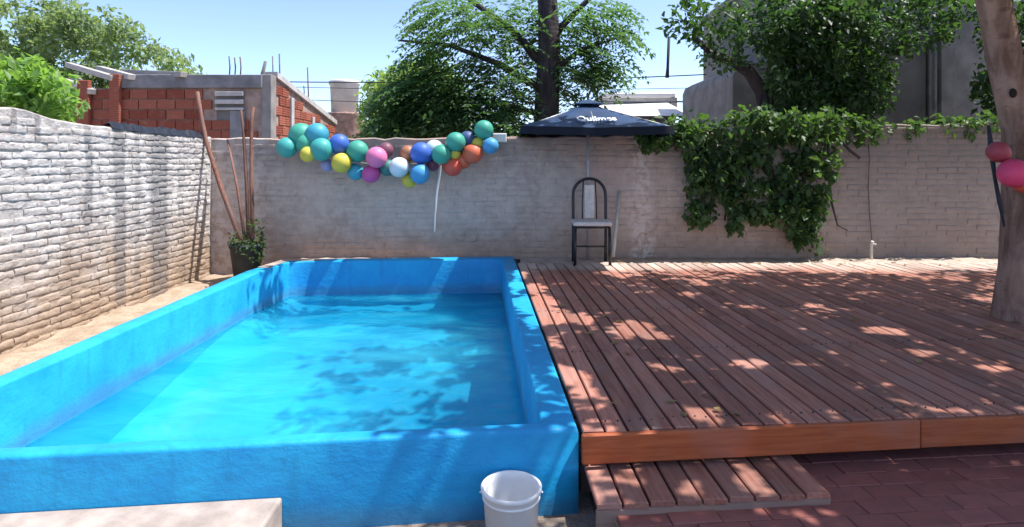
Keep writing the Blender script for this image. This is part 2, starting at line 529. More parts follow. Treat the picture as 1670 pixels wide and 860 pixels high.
M['cement_mid'] = simple('grey_brown_render', (0.25, 0.235, 0.225), 0.95, 0.22, 3, 0.1, bump=0.5)
M['white_render'] = simple('white_render', (0.72, 0.70, 0.68), 0.9, 0.06, 3, 0.1)
M['off_render'] = simple('pale_grey_block', (0.46, 0.44, 0.43), 0.9, 0.15, 6, 0.1, bump=0.4)
M['tank'] = simple('cream_fibre_cement', (0.66, 0.64, 0.62), 0.85, 0.12, 3, 0.15)
def hollow_mat():
    m = NT('orange_hollow_brick', 0.9, 0.15)
    p = m.pos(); r = m.rand()
    f = m.noise(p, 10, 6, 0.6)
    c = m.mix(r, (0.21, 0.055, 0.036), (0.33, 0.11, 0.072))
    c = m.mix(m.rng(f, 0.5, 0.75, 0, 0.5), c, (0.36, 0.20, 0.15))
    m.col(c)
    ox, oy, oz = m.sep(m.obj())
    w = m.n("ShaderNodeMath", operation='SINE'); m.l(m.math('MULTIPLY', oz, 150.0), w.inputs[0])
    m.bump(w.outputs[0], 0.5, 0.004)
    return m.mat
M['hollow'] = hollow_mat()
M['mortar'] = simple('house_mortar', (0.34, 0.25, 0.21), 0.95, 0.2, 8, 0.1, bump=0.4)
M['oldbrick'] = simple('old_tank_brick', (0.34, 0.22, 0.18), 0.9, 0.3, 6, 0.1)
M['canopy'] = simple('navy_canvas', (0.016, 0.042, 0.105), 0.5, 0.3, 3, 0.4)
M['valance'] = simple('dark_navy_canvas', (0.004, 0.007, 0.018), 0.7, 0.15, 3)
M['print'] = simple('white_print', (0.75, 0.76, 0.78), 0.6, 0.05, 5)
M['cord'] = simple('pale_cord', (0.55, 0.52, 0.48), 0.8, 0.1, 20)
M['bark_right'] = bark_mat('pinkish_smooth_bark', (0.17, 0.095, 0.07), (0.40, 0.265, 0.205), 4)
M['bark_dark'] = bark_mat('dark_bark', (0.03, 0.026, 0.032), (0.085, 0.07, 0.075), 6)
M['knot'] = simple('knot_hole', (0.02, 0.014, 0.012), 0.9, 0.2, 10)
M['leaf_pinnate'] = leaf_mat('dark_pinnate_leaf', (0.028, 0.066, 0.042), (0.08, 0.15, 0.065), 0.35)
M['leaf_pale'] = leaf_mat('pale_yellow_green_leaf', (0.10, 0.16, 0.06), (0.22, 0.30, 0.12), 0.4)
M['leaf_vine'] = leaf_mat('vine_leaf', (0.020, 0.050, 0.026), (0.075, 0.135, 0.045), 0.3)
M['leaf_right'] = leaf_mat('dark_broad_leaf', (0.014, 0.036, 0.024), (0.05, 0.10, 0.038), 0.3)
M['leaf_bush'] = leaf_mat('fresh_bush_leaf', (0.06, 0.13, 0.03), (0.17, 0.28, 0.08), 0.4)
M['leaf_far'] = leaf_mat('greyish_far_leaf', (0.09, 0.13, 0.08), (0.20, 0.26, 0.15), 0.35)
M['leaf_shade'] = leaf_mat('canopy_leaf', (0.05, 0.09, 0.03), (0.10, 0.16, 0.05), 0.5, (0.36, 0.42, 0.13))

# ------------------------------------------------------------------ pool outline
ZP = 0.38      # top of the pool wall
ZW = -0.02     # water level
ZF = -0.80     # pool floor
ZD = 0.36      # deck top
OUT = [Vector(p) for p in ((-2.84, 2.38), (0.295, 2.725), (0.02, 7.50), (-2.72, 7.28), (-2.83, 6.50))]
INN = [Vector(p) for p in ((-2.71, 2.49), (0.135, 2.79), (-0.125, 7.28), (-2.57, 7.10), (-2.67, 6.34))]

def holed(outer, inner, z, up=True):
    polys = [[Vector((*p, z)) for p in outer], [Vector((*p, z)) for p in inner]]
    tris = tessellate_polygon(polys)
    vs = [p for pl in polys for p in pl]
    out = []
    for t in tris:
        a, b, c = (vs[i] for i in t)
        nz = (b - a).cross(c - a).z
        out.append(tuple(t) if (nz > 0) == up else tuple(reversed(t)))
    return vs, out

# ------------------------------------------------------------------ ground and water
def inset(poly, d):
    c = sum(poly, Vector((0, 0))) / len(poly)
    return [p + (c - p).normalized() * d for p in poly]
g = MB()
vs, fs = holed([(-300, -60), (300, -60), (300, 600), (-300, 600)], inset(OUT, 0.08), 0.0)
g.add(vs, fs)
tag(g.build('ground', M['ground']), kind='structure')

def sheet(name, x0, x1, y0, y1, z, mat, amp=0.015, step=0.12, keep=None):
    nx = max(2, int((x1 - x0) / step)); ny = max(2, int((y1 - y0) / step))
    mb = MB(); vs = []; fs = []
    for j in range(ny + 1):
        for i in range(nx + 1):
            vs.append((x0 + (x1 - x0) * i / nx, y0 + (y1 - y0) * j / ny, z + amp * (random.random() - 0.5) * 2))
    for j in range(ny):
        for i in range(nx):
            q = (j*(nx+1) + i, j*(nx+1) + i + 1, (j+1)*(nx+1) + i + 1, (j+1)*(nx+1) + i)
            cx = sum(vs[k][0] for k in q) / 4; cy = sum(vs[k][1] for k in q) / 4
            if keep is None or keep(cx, cy): fs.append(q)
    mb.add(vs, fs, 0, True)
    return tag(mb.build(name, mat), kind='structure')

sheet('soil', -3.80, -2.55, -0.8, 7.70, 0.13, M['soil'], 0.018, 0.11, lambda x, y: x < -2.80 or y > 7.33)
sheet('soil_strip', -2.60, 9.4, 6.95, 7.70, 0.337, M['sand'], 0.012, 0.10, lambda x, y: x > 0.10 or y > 7.36 + (x + 2.4) * 0.075)

w = MB()
n = len(INN)
w.add([(p.x, p.y, ZW) for p in inset(INN, -0.03)], [tuple(range(n))])
tag(w.build('water', M['water']), kind='structure')

# ------------------------------------------------------------------ pool
pool = thing('swimming_pool', 'bright blue painted masonry swimming pool with raised walls beside the wooden deck', 'swimming pool', (-1.3, 4.8, 0))
pm = pool.matrix_world.copy()
def rel(o, root):
    """keep a world-space mesh where it is under a moved root"""
    o.parent = root
    o.matrix_parent_inverse = Matrix.Translation(root.location).inverted() if root.rotation_euler.z == 0 else (Matrix.Translation(root.location) @ Matrix.Rotation(root.rotation_euler.z, 4, 'Z')).inverted()
    return o
def sub_ring(poly, per=0.25):
    out = []
    for i in range(len(poly)):
        a = poly[i]; b = poly[(i + 1) % len(poly)]
        k = max(1, int((b - a).length / per))
        out += [a.lerp(b, j / k) for j in range(k)]
    return out
bm = bmesh.new()
rings = []
NR = 10
for (poly, z) in ((OUT, -0.05), (OUT, ZP), (INN, ZP), (INN, ZF - 0.02)):
    ring = []
    for i in range(5):
        a = poly[i]; b = poly[(i + 1) % 5]
        for j in range(NR):
            q = a.lerp(b, j / NR)
            ring.append(bm.verts.new((q.x, q.y, z + (0.005 * (random.random() - 0.5) if z == ZP and j else 0))))
    rings.append(ring)
N5 = 5 * NR
for k in range(3):
    for i in range(N5):
        j = (i + 1) % N5
        bm.faces.new((rings[k][i], rings[k][j], rings[k+1][j], rings[k+1][i]))
bm.normal_update()
es = [e for e in bm.edges if len(e.link_faces) == 2 and e.calc_face_angle(0) > 0.6 and max(v.co.z for v in e.verts) > ZP - 0.02 and abs(e.verts[0].co.z - e.verts[1].co.z) < 0.02]
bmesh.ops.bevel(bm, geom=es, offset=0.018, segments=3, affect='EDGES', profile=0.5)
for f in bm.faces: f.smooth = True
me = bpy.data.meshes.new('pool_wall'); bm.to_mesh(me); bm.free()
me.materials.append(M['pool'])
rel(link('pool_wall', me), pool)
fl = MB()
FLZ = [(2.3, -0.80), (3.3, -0.68), (4.6, -0.45), (5.3, -0.34), (6.0, -0.19), (6.6, -0.14), (7.45, -0.13)]
def edge_x(poly_a, poly_b, y): return poly_a.x + (poly_b.x - poly_a.x) * (y - poly_a.y) / (poly_b.y - poly_a.y)
fv = []
COVE = [(-0.03, 0.26), (0.05, 0.15), (0.14, 0.07), (0.26, 0.02), (0.42, 0.0)]      # the floor curves up into the walls
yy_ = [2.35 + 0.3 * i for i in range(18)]
for y_ in yy_:
    z_ = sum(interp(FLZ, y_ + d) for d in (-0.3, 0, 0.3)) / 3
    xl, xr = edge_x(INN[0], INN[4], y_), edge_x(INN[1], INN[2], y_)
    fv += [(xl + d, y_, z_ + min(h, -0.04 - z_) ) for d, h in COVE] + [(xr - d, y_, z_ + min(h, -0.04 - z_)) for d, h in reversed(COVE)]
fl.add(fv, [(10*i + k, 10*i + k + 1, 10*i + 11 + k, 10*i + 10 + k) for i in range(len(yy_) - 1) for k in range(9)], 0, True)
rel(fl.build('pool_floor', M['pfloor']), pool)
cp = MB()
cp.add([(-2.79, 6.72, ZP+0.005), (-2.66, 6.68, ZP+0.005), (-2.60, 7.13, ZP+0.005), (-2.26, 7.155, ZP+0.005), (-2.28, 7.28, ZP+0.005), (-2.70, 7.25, ZP+0.005)], [(0, 1, 2, 5), (2, 3, 4, 5)])
cpo = rel(cp.build('bare_corner_patch', M['slab']), pool)
cpo['label'] = 'unpainted pale concrete on the rear corner of the coping'

# pale slab at the foot of the pool front
def front_y(x): return OUT[0].y + (x - OUT[0].x) * (OUT[1].y - OUT[0].y) / (OUT[1].x - OUT[0].x)
sl = MB()
sl.prism([(-4.2, 1.2), (-0.96, 1.5), (-0.965, front_y(-0.965) - 0.003), (-4.2, front_y(-4.2) - 0.003)], 0.002, 0.155)
slo = sl.build('concrete_slab', M['slab'], bevel=0.012)
tag(slo, 'pale concrete slab lying against the foot of the blue pool front', 'slab')

# ------------------------------------------------------------------ brick walls
def brick_mesh(name, L, H, D, mat, vs_=0.25, hs_=0.6, rough=0.0035):
    """a worn brick: front (local -Y) slightly domed and uneven, chipped corners"""
    bm = bmesh.new()
    nx, nz = 4, 2
    grid = [[None] * (nz + 3) for _ in range(nx + 3)]
    xs = [-L/2, -L/2 + 0.012] + [-L/2 + L * i / nx for i in range(1, nx)] + [L/2 - 0.012, L/2]
    zs = [-H/2, -H/2 + 0.010, 0, H/2 - 0.010, H/2]
    for i, x in enumerate(xs):
        for j, z in enumerate(zs):
            edge = i in (0, len(xs) - 1) or j in (0, len(zs) - 1)
            y = (D * hs_ if j in (0, len(zs) - 1) else D * vs_ if i in (0, len(xs) - 1) else 0) + random.uniform(-1, 1) * rough
            grid[i][j] = bm.verts.new((x + random.uniform(-1, 1) * 0.004, y, z + random.uniform(-1, 1) * 0.004))
    for i in range(len(xs) - 1):
        for j in range(len(zs) - 1):
            f = bm.faces.new((grid[i][j], grid[i+1][j], grid[i+1][j+1], grid[i][j+1])); f.smooth = True
    # sides back into the wall
    ring = [grid[i][0] for i in range(len(xs))] + [grid[-1][j] for j in range(1, len(zs))] + [grid[i][-1] for i in range(len(xs) - 2, -1, -1)] + [grid[0][j] for j in range(len(zs) - 2, 0, -1)]
    back = [bm.verts.new((v.co.x, D + 0.02, v.co.z)) for v in ring]
    for k in range(len(ring)):
        l = (k + 1) % len(ring)
        bm.faces.new((ring[l], ring[k], back[k], back[l]))
    me = bpy.data.meshes.new(name); bm.to_mesh(me); bm.free()
    me.materials.append(mat)
    return me

def brick_wall(root, to_world, u0, u1, zbase, top, mat, course, blen, thick, n_objects, jit=0.004, D=0.014, gap=0.005, wav=0.0, bk=(0.25, 0.6, 0.0035), proud=0.012):
    """root: the wall's Empty. Local frame: u along the wall, -n out of the face. Core with brick faces proud of it."""
    # core: cross-section strip with an uneven top
    nseg = int((u1 - u0) / 0.13)
    mb = MB(); vs = []
    for i in range(nseg + 1):
        u = u0 + (u1 - u0) * i / nseg
        t = top(u) + random.uniform(-1, 1) * 0.014
        vs += [(u, 0, zbase - 0.1), (u, 0, t - 0.014), (u, 0.02, t), (u, thick - 0.02, t - 0.01), (u, thick, t - 0.03), (u, thick, zbase - 0.1)]
    fs = []
    for i in range(nseg):
        for k in range(5):
            fs.append((i*6 + k, (i+1)*6 + k, (i+1)*6 + k + 1, i*6 + k + 1))
    fs += [(0, 1, 2, 3, 4, 5), tuple(reversed([nseg*6 + k for k in range(6)]))]
    mb.add([to_world @ Vector(v) for v in vs], fs)
    core = mb.build('mortar_core', mat, root)
    H = course - 0.007
    variants = [brick_mesh('brick', blen - gap, H, D, mat, *bk) for _ in range(9)]
    spots = []
    row = 0
    z = zbase + course / 2
    while z < 2.4:
        off = (0.5 if row % 2 else 0.0) * blen + random.uniform(-0.02, 0.02)
        u = u0 + off + blen / 2
        while u < u1 - blen * 0.4:
            if z + course * 0.45 < min(top(u - blen/2), top(u + blen/2)) - 0.01 and random.random() > 0.012:
                spots.append((u + random.uniform(-1, 1) * jit, z + random.uniform(-1, 1) * jit * 0.6 + wav * math.sin(u * 2.1 + row * 0.35) + wav * 0.6 * math.sin(u * 5.3 + row * 0.9)))
            u += blen
        z += course; row += 1
    seen = []; rest = []
    for (u, z) in spots:
        q = to_world @ Vector((u, 0, z))
        px = 835 + q.x / max(q.y, 0.1) * F; py = 258 + (EYE - q.z) / max(q.y, 0.1) * F
        hid = q.y > 7 and (q.z < 0.33 and q.x > -2.4)
        (seen if (q.y > 0.3 and 0 < px < 1670 and 0 < py < 860 and not hid) else rest).append((q.length, u, z))
    seen.sort()
    rest += seen[n_objects:]
    for (_, u, z) in seen[:n_objects]:
        o = link('brick', random.choice(variants), root)
        o.matrix_local = to_world @ Matrix.Translation((u, -proud + random.uniform(-1, 1) * 0.0035, z)) @ Matrix.Rotation(random.uniform(-1, 1) * 0.012, 4, 'Y') @ Matrix.Rotation(random.uniform(-1, 1) * 0.02, 4, 'Z') @ Matrix.Rotation(random.uniform(-1, 1) * 0.03, 4, 'X')
    bm = bmesh.new()
    for (_, u, z) in rest:
        k = len(bm.verts)
        bm.from_mesh(random.choice(variants))
        bm.verts.ensure_lookup_table()
        mt = to_world @ Matrix.Translation((u, -proud + random.uniform(-1, 1) * 0.0035, z)) @ Matrix.Rotation(random.uniform(-1, 1) * 0.012, 4, 'Y') @ Matrix.Rotation(random.uniform(-1, 1) * 0.03, 4, 'X')
        bmesh.ops.transform(bm, matrix=mt, verts=bm.verts[k:])
    me = bpy.data.meshes.new('brickwork'); bm.to_mesh(me); bm.free(); me.materials.append(mat)
    tag(link('brickwork', me, root), kind='stuff')

XL, YB = -3.75, 7.65
ltop = [(-1, 1.97), (4.2, 1.965), (4.75, 1.955), (5.0, 1.90), (5.9, 1.865), (6.6, 1.845), (7.7, 1.835)]
btop = [(-4, 1.825), (-1, 1.83), (1.5, 1.86), (3.6, 1.93), (4.4, 2.0), (9.5, 2.03)]
lw = thing('white_brick_wall', 'whitewashed brick wall in full sun with dark shadow streaks painted on along the side of the pool', 'wall', (0, 0, 0))
# u -> +Y, out of the face -> +X
Tl = Matrix(((0, -1, 0, XL), (1, 0, 0, 0), (0, 0, 1, 0), (0, 0, 0, 1)))
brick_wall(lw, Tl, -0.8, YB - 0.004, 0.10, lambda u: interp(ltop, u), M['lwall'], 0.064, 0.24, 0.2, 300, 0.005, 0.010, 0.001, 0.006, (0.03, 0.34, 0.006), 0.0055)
bw = thing('grey_brick_wall', 'grey cement washed brick wall in shade behind the pool and the deck', 'wall', (0, 0, 0))
Tb = Matrix.Translation((0, YB, 0))
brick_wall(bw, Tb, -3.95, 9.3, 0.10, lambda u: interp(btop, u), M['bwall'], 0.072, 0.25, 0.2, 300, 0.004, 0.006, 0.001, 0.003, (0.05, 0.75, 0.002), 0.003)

# ------------------------------------------------------------------ deck
ang = math.atan2(OUT[2].x - OUT[1].x, OUT[2].y - OUT[1].y)      # lean of the plank direction from +Y towards +X
PD = Vector((math.sin(ang), math.cos(ang), 0))
FD = Vector((math.cos(R(5.5)), math.sin(R(5.5)), 0))
A0 = Vector((0.312, 2.735, 0))
deck = thing('wooden_deck', 'raised deck of weathered reddish planks under the tree beside the pool', 'deck', (A0.x, A0.y, 0))
rotz = -ang
def plank(root, p, length, width, ztop, thick, mat, rz, name='plank'):
    mb = MB(); mb.bbox((-width/2, 0, -thick), (width/2, length, 0), 0.005)
    o = mb.build(name, mat)
    o.matrix_world = Matrix.Translation((p.x, p.y, ztop)) @ Matrix.Rotation(rz, 4, 'Z') @ Matrix.Rotation(random.uniform(-1, 1) * 0.006, 4, 'Y')
    w_ = o.matrix_world.copy()
    o.parent = root
    o.matrix_parent_inverse = Matrix.Translation(root.location).inverted()
    return o
pitch = 0.106
step_f = pitch / FD.dot(Vector((math.cos(ang), -math.sin(ang), 0)))
ND = 66
BACK = 7.12
for i in range(ND):
    s = A0 + FD * (step_f * (i + 0.5))
    total = (BACK + random.uniform(-0.03, 0.03) - s.y) / PD.y
    cut = random.uniform(0.35, 0.65) * total if i % 3 else random.uniform(0.2, 0.8) * total
    zt = ZD + random.uniform(-0.003, 0.003)
    wd = pitch - 0.012 + random.uniform(-0.003, 0.002)
    plank(deck, s + PD * 0.0, cut - 0.004, wd, zt, 0.024, M['deck'], rotz)
    plank(deck, s + PD * cut, total - cut, wd, ZD + random.uniform(-0.003, 0.003), 0.024, M['deck'], rotz)
frz = R(5.5)
def board(root, p, length, z0, z1, thick, mat, name, bev=0.005):
    """board standing along the deck front; its face looks towards the pool front side"""
    mb = MB(); mb.box((0, -thick, z0), (length, 0, z1))
    o = mb.build(name, mat, bevel=bev, seg=1)
    o.matrix_world = Matrix.Translation((p.x, p.y, 0)) @ Matrix.Rotation(frz, 4, 'Z')
    o.parent = root
    o.matrix_parent_inverse = Matrix.Translation(root.location).inverted()
    return o
fp = A0 + Vector((-0.004, -0.006, 0))
board(deck, fp, 1.60, 0.226, ZD - 0.004, 0.028, M['fascia'], 'fascia_board')
board(deck, fp + FD * 1.603, 2.9, 0.228, ZD - 0.005, 0.028, M['fascia'], 'fascia_board')
board(deck, fp + FD * 4.506, 2.6, 0.227, ZD - 0.004, 0.028, M['fascia'], 'fascia_board')
for k in range(5):
    q = A0 + PD * (0.12 + 1.02 * k) + FD * 0.05
    board(deck, q, 6.8, 0.20, ZD - 0.03, 0.05, M['joist'], 'joist', 0.0)
for k in range(8):
    for r_ in (0.75, 2.4):
        q = A0 + PD * r_ + FD * (0.25 + 0.92 * k)
        mb = MB(); mb.box((-0.04, -0.04, 0.0), (0.04, 0.04, 0.2))
        o = mb.build('post', M['joist']); o.matrix_world = Matrix.Translation((q.x, q.y, 0.0)) @ Matrix.Rotation(frz, 4, 'Z')
        o.parent = deck; o.matrix_parent_inverse = Matrix.Translation(deck.location).inverted()

# step in front of the deck
st0 = Vector((0.335, 2.44, 0))
step = thing('wooden_step', 'low wooden step of short planks below the front edge of the deck', 'step', (st0.x, st0.y, 0))
SZ = 0.20
for i in range(9):
    s = st0 + FD * (0.110 * (i + 0.5))
    plank(step, s, 0.52, 0.098, SZ + random.uniform(-0.003, 0.003), 0.024, M['deck'], rotz + R(-0.5))
board(step, st0 + Vector((0.0, 0.024, 0)), 0.99, 0.01, SZ - 0.026, 0.022, M['paleboard'], 'riser_board')
board(step, st0 + PD * 0.40, 0.99, 0.045, SZ - 0.026, 0.03, M['joist'], 'bearer', 0.0)
for k in range(3):
    q = st0 + FD * (0.08 + 0.41 * k) + PD * 0.2
    mb = MB(); mb.box((-0.03, -0.17, 0.0), (0.03, 0.20, SZ - 0.027))
    o = mb.build('bearer', M['joist']); o.matrix_world = Matrix.Translation((q.x, q.y, 0.0)) @ Matrix.Rotation(rotz, 4, 'Z')
    o.parent = step; o.matrix_parent_inverse = Matrix.Translation(step.location).inverted()

# screw heads over the joists, and leaves fallen from the crown
sc = MB()
for i in range(40):
    s0 = A0 + FD * (step_f * (i + 0.5))
    for k in range(3):
        for sd in (-0.028, 0.028):
            q = s0 + PD * (0.10 + 1.02 * k + random.uniform(-0.012, 0.012)) + FD * (sd + random.uniform(-0.006, 0.006))
            sc.lathe([(0.0, ZD + 0.0045), (0.0042, ZD + 0.0045), (0.0048, ZD - 0.004)], 6, (q.x, q.y, 0))
sco = rel(sc.build('screw_heads', M['potm']), deck); sco['kind'] = 'stuff'
nl = 240
lx = rng.uniform(-0.0, 6.2, nl); ly = rng.uniform(2.8, 7.5, nl)
keep_ = (rng.random(nl) < np.where(ly > 6.4, 1.0, 0.38)) & (lx > 0.42 - (ly - 2.7) * 0.06)
lc = np.stack([lx, ly, np.full(nl, ZD + 0.010)], axis=1)[keep_]
ld = rng.normal(size=lc.shape) * np.array([1, 1, 0.06]); ln_ = rng.normal(size=lc.shape) * 0.15 + np.array([0, 0, 1.0])
lv = leaf_verts(lc, ld, ln_, 0.07 * (0.6 + 0.7 * rng.random(len(lc))), 0.03 * (0.7 + 0.6 * rng.random(len(lc))))
tag(link('fallen_leaves', np_mesh('fallen_leaves', lv, 4, leaf_mat('dry_leaf', (0.12, 0.07, 0.03), (0.34, 0.24, 0.09), 0.1))), 'dry brown leaves scattered over the deck boards', 'leaves', None, 'stuff')

# red pavers
pv = MB()
pv.box((0, 0, 0.006), (8.0, 2.7, 0.132))
pat = pv.build('patio_floor', M['ground'])
pat.matrix_world = Matrix.Translation((0.49, 1.55, 0)) @ Matrix.Rotation(R(5.0), 4, 'Z')
tag(pat, kind='structure')
pmesh = []
for _ in range(5):
    mb = MB(); mb.bbox((-0.1005, -0.0497, -0.02), (0.1005, 0.0497, 0.0), 0.003); pmesh.append(mb.mesh('paver', M['paver']))
row = 0
yy = 0.06
while yy < 2.0:
    xx = 0.11 + (0.1 if row % 2 else 0)
    while xx < 4.5:
        if random.random() > 0.01:
            wp = pat.matrix_world @ Vector((xx, yy, 0))
            px = 835 + wp.x / wp.y * F
            vis = px < 1700 and 2.4 < wp.y
            inst = st0 + FD * 0.95
            if wp.y > 2.35 and px < 1990:
                o = link('paver', random.choice(pmesh), pat)
                o.location = (xx, yy, 0.149 + random.uniform(-0.003, 0.003)); o.rotation_euler = (random.uniform(-1, 1) * 0.01, random.uniform(-1, 1) * 0.008, random.uniform(-1, 1) * 0.012)
        xx += 0.2035
    yy += 0.1025; row += 1

# ------------------------------------------------------------------ bucket
bk = thing('bucket', 'empty white plastic bucket standing in front of the blue pool wall', 'bucket', (-0.003, 2.545, -0.013))
mb = MB()
mb.lathe([(0.0, 0.0), (0.098, 0.0), (0.102, 0.006), (0.118, 0.215), (0.126, 0.217), (0.127, 0.232), (0.121, 0.236), (0.115, 0.232), (0.113, 0.20), (0.097, 0.012), (0.0, 0.010)], 36)
mb.build('pail', M['plastic_white'], bk)
mb = MB()
for (za, zb, ra) in ((0.190, 0.195, 0.1205),):
    mb.lathe([(ra - 0.006, za - 0.003), (ra, za), (ra, zb), (ra - 0.006, zb + 0.003)], 36)
mb.build('rim_rib', M['plastic_white'], bk)
mb = MB()
pts = [Vector((0.130 * math.cos(a), 0.130 * math.sin(a) * 0.98 + 0.002, 0.205 - 0.055 * math.sin(a))) for a in np.linspace(0.0, math.pi, 16)]
mb.tube(pts, 0.003, 6)
mb.build('handle', M['plastic_white'], bk)

# ------------------------------------------------------------------ chair
ch = thing('chair', 'black tube chair with arched back and beige seat standing against the wall', 'chair', (0.925, 7.20, 0.337), R(-2))
def ctube(name, pts, r=0.017):
    return MB().tube(pts, r, 10).build(name, M['black_metal'], ch)
arch = [(-0.195, 0.17, 0.46)]
arch = [Vector((-0.195, 0.19, 0.0)), Vector((-0.195, 0.17, 0.25)), Vector((-0.195, 0.17, 0.50)), Vector((-0.195, 0.19, 0.78))]
for a in np.linspace(math.pi, 0, 15)[1:-1]:
    arch.append(Vector((0.195 * math.cos(a), 0.20, 0.80 + 0.195 * math.sin(a))))
arch += [Vector((0.195, 0.19, 0.78)), Vector((0.195, 0.17, 0.50)), Vector((0.195, 0.17, 0.25)), Vector((0.195, 0.19, 0.0))]
ctube('back_frame', arch, 0.0185)
for s in (-1, 1):
    ctube('leg', [(s * 0.195, -0.20, 0.455), (s * 0.197, -0.205, 0.2), (s * 0.20, -0.21, 0.0)], 0.018)
ctube('seat_rail', [(-0.2, -0.2, 0.45), (0.2, -0.2, 0.45)], 0.013)
ctube('seat_rail', [(-0.195, 0.16, 0.45), (0.195, 0.16, 0.45)], 0.013)
for s in (-1, 1):
    ctube('seat_rail', [(s * 0.195, -0.19, 0.448), (s * 0.195, 0.16, 0.448)], 0.013)
    ctube('back_rod', [(s * 0.085, 0.165, 0.47), (s * 0.085, 0.188, 0.72), (s * 0.07, 0.198, 0.965)], 0.007)
ctube('stretcher', [(-0.195, 0.18, 0.18), (0.195, 0.18, 0.18)], 0.010)
mb = MB(); mb.box((-0.22, -0.23, 0.467), (0.22, 0.145, 0.515)); mb.build('seat', M['seat'], ch, bevel=0.018, seg=3)
mb = MB(); mb.box((-0.06, 0.168, 0.52), (0.06, 0.192, 0.92)); mb.build('back_pad', M['seat'], ch, bevel=0.008)

# white stick leaning
tag(MB().tube([P(1000, 419.5, 7.42), P(1005, 365, 7.52), P(1010.5, 312, 7.61)], 0.022, 10).build('pipe', M['cord']), 'pale plastic pipe leaning upright on the wall beside the black chair', 'pipe')

# ------------------------------------------------------------------ umbrella
ux, uy = 0.925, 7.47
um = thing('beach_umbrella', 'navy blue square parasol with white lettering on a thin pole behind the chair', 'umbrella', (ux, uy, 0.30))
mb = MB(); mb.tube([(0, 0, 0), (0, 0, 1.0), (0, 0, 1.95)], 0.017, 10); mb.build('pole', M['steel'], um)
zE, zA = 1.930 - 0.30, 2.262 - 0.30
hs = 0.83
def canopy_pt(fx, fy, drop=0.03):
    """square pyramid with a slight sag between the ribs"""
    m_ = max(abs(fx), abs(fy))
    z = zA + (zE - zA) * m_ - drop * math.sin(math.pi * m_) * 0.8
    o_ = min(abs(fx), abs(fy)) / m_ if m_ > 0 else 1
    z -= 0.02 * m_ * (1 - o_)
    return Vector((fx * hs, fy * hs, z))
mb = MB(); NN = 16
vs = [canopy_pt(-1 + 2 * i / NN, -1 + 2 * j / NN) for j in range(NN + 1) for i in range(NN + 1)]
fs = [(j*(NN+1) + i, j*(NN+1) + i + 1, (j+1)*(NN+1) + i + 1, (j+1)*(NN+1) + i) for j in range(NN) for i in range(NN)]
mb.add(vs, fs, 0, True)
# valance round the edge
ring = [(-1 + 2 * i / NN, -1) for i in range(NN)] + [(1, -1 + 2 * i / NN) for i in range(NN)] + [(1 - 2 * i / NN, 1) for i in range(NN)] + [(-1, 1 - 2 * i / NN) for i in range(NN)]
canopy = mb.build('canopy', M['canopy'], um)
mv = MB(); tv = [canopy_pt(*q) for q in ring]
bv = [Vector((p.x * 1.008, p.y * 1.008, p.z - 0.09 + 0.006 * math.sin(i * 2.2))) for i, p in enumerate(tv)]
nr_ = len(ring)
mv.add(tv + bv, [(i, nr_ + i, nr_ + (i + 1) % nr_, (i + 1) % nr_) for i in range(nr_)], 0, True)
mv.build('valance', M['valance'], um)
mb = MB()
cz = zA + 0.02
for (r0, z0, r1, z1) in ((0.02, cz + 0.008, 0.16, cz - 0.045), (0.16, cz - 0.045, 0.163, cz - 0.054)):
    a = [Vector((sx * r0, sy * r0, z0)) for sx, sy in ((-1, -1), (1, -1), (1, 1), (-1, 1))]
    b = [Vector((sx * r1, sy * r1, z1)) for sx, sy in ((-1, -1), (1, -1), (1, 1), (-1, 1))]
    mb.add(a + b, [(i, 4 + i, 4 + (i + 1) % 4, (i + 1) % 4) for i in range(4)], 0)
mb.build('vent_cap', M['canopy'], um)
MB().lathe([(0.0, 0.10), (0.018, 0.09), (0.022, 0.06), (0.014, 0.03), (0.014, 0.0)], 12, (0, 0, zA + 0.02)).build('finial', M['black_metal'], um)
for sx in (-1, 0, 1):
    for sy in (-1, 0, 1):
        if sx or sy:
            e = canopy_pt(sx * 0.98, sy * 0.98); e.z -= 0.02
            MB().tube([(0, 0, zA - 0.03), tuple(e)], 0.008, 6).build('rib', M['steel'], um)
tc = bpy.data.curves.new('lettering', 'FONT'); tc.body = "Quilmes"; tc.align_x = 'CENTER'; tc.align_y = 'CENTER'; tc.size = 0.125; tc.offset = 0.0025; tc.extrude = 0.0005
to = bpy.data.objects.new('lettering_source', tc); COL.objects.link(to)
dg = bpy.context.evaluated_depsgraph_get(); dg.update()
tme = bpy.data.meshes.new_from_object(to.evaluated_get(dg))
bpy.data.objects.remove(to, do_unlink=True)
tme.materials.clear(); tme.materials.append(M['print'])
# lay the print on the front slope
fc = 0.72
base = canopy_pt(0.0, -fc); up2 = canopy_pt(0.0, -fc + 0.15) - canopy_pt(0.0, -fc - 0.15)
upv = up2.normalized(); nv = Vector((1, 0, 0)).cross(upv).normalized()
for v in tme.vertices:
    x_, y_ = v.co.x * 1.05 + 0.02, v.co.y * 1.9
    q = base + upv * y_
    fxx, fyy = x_ / hs, q.y / hs
    s_ = canopy_pt(fxx, fyy)
    v.co = s_ + nv * (0.030 + v.co.z)
tag(link('lettering', tme, canopy))

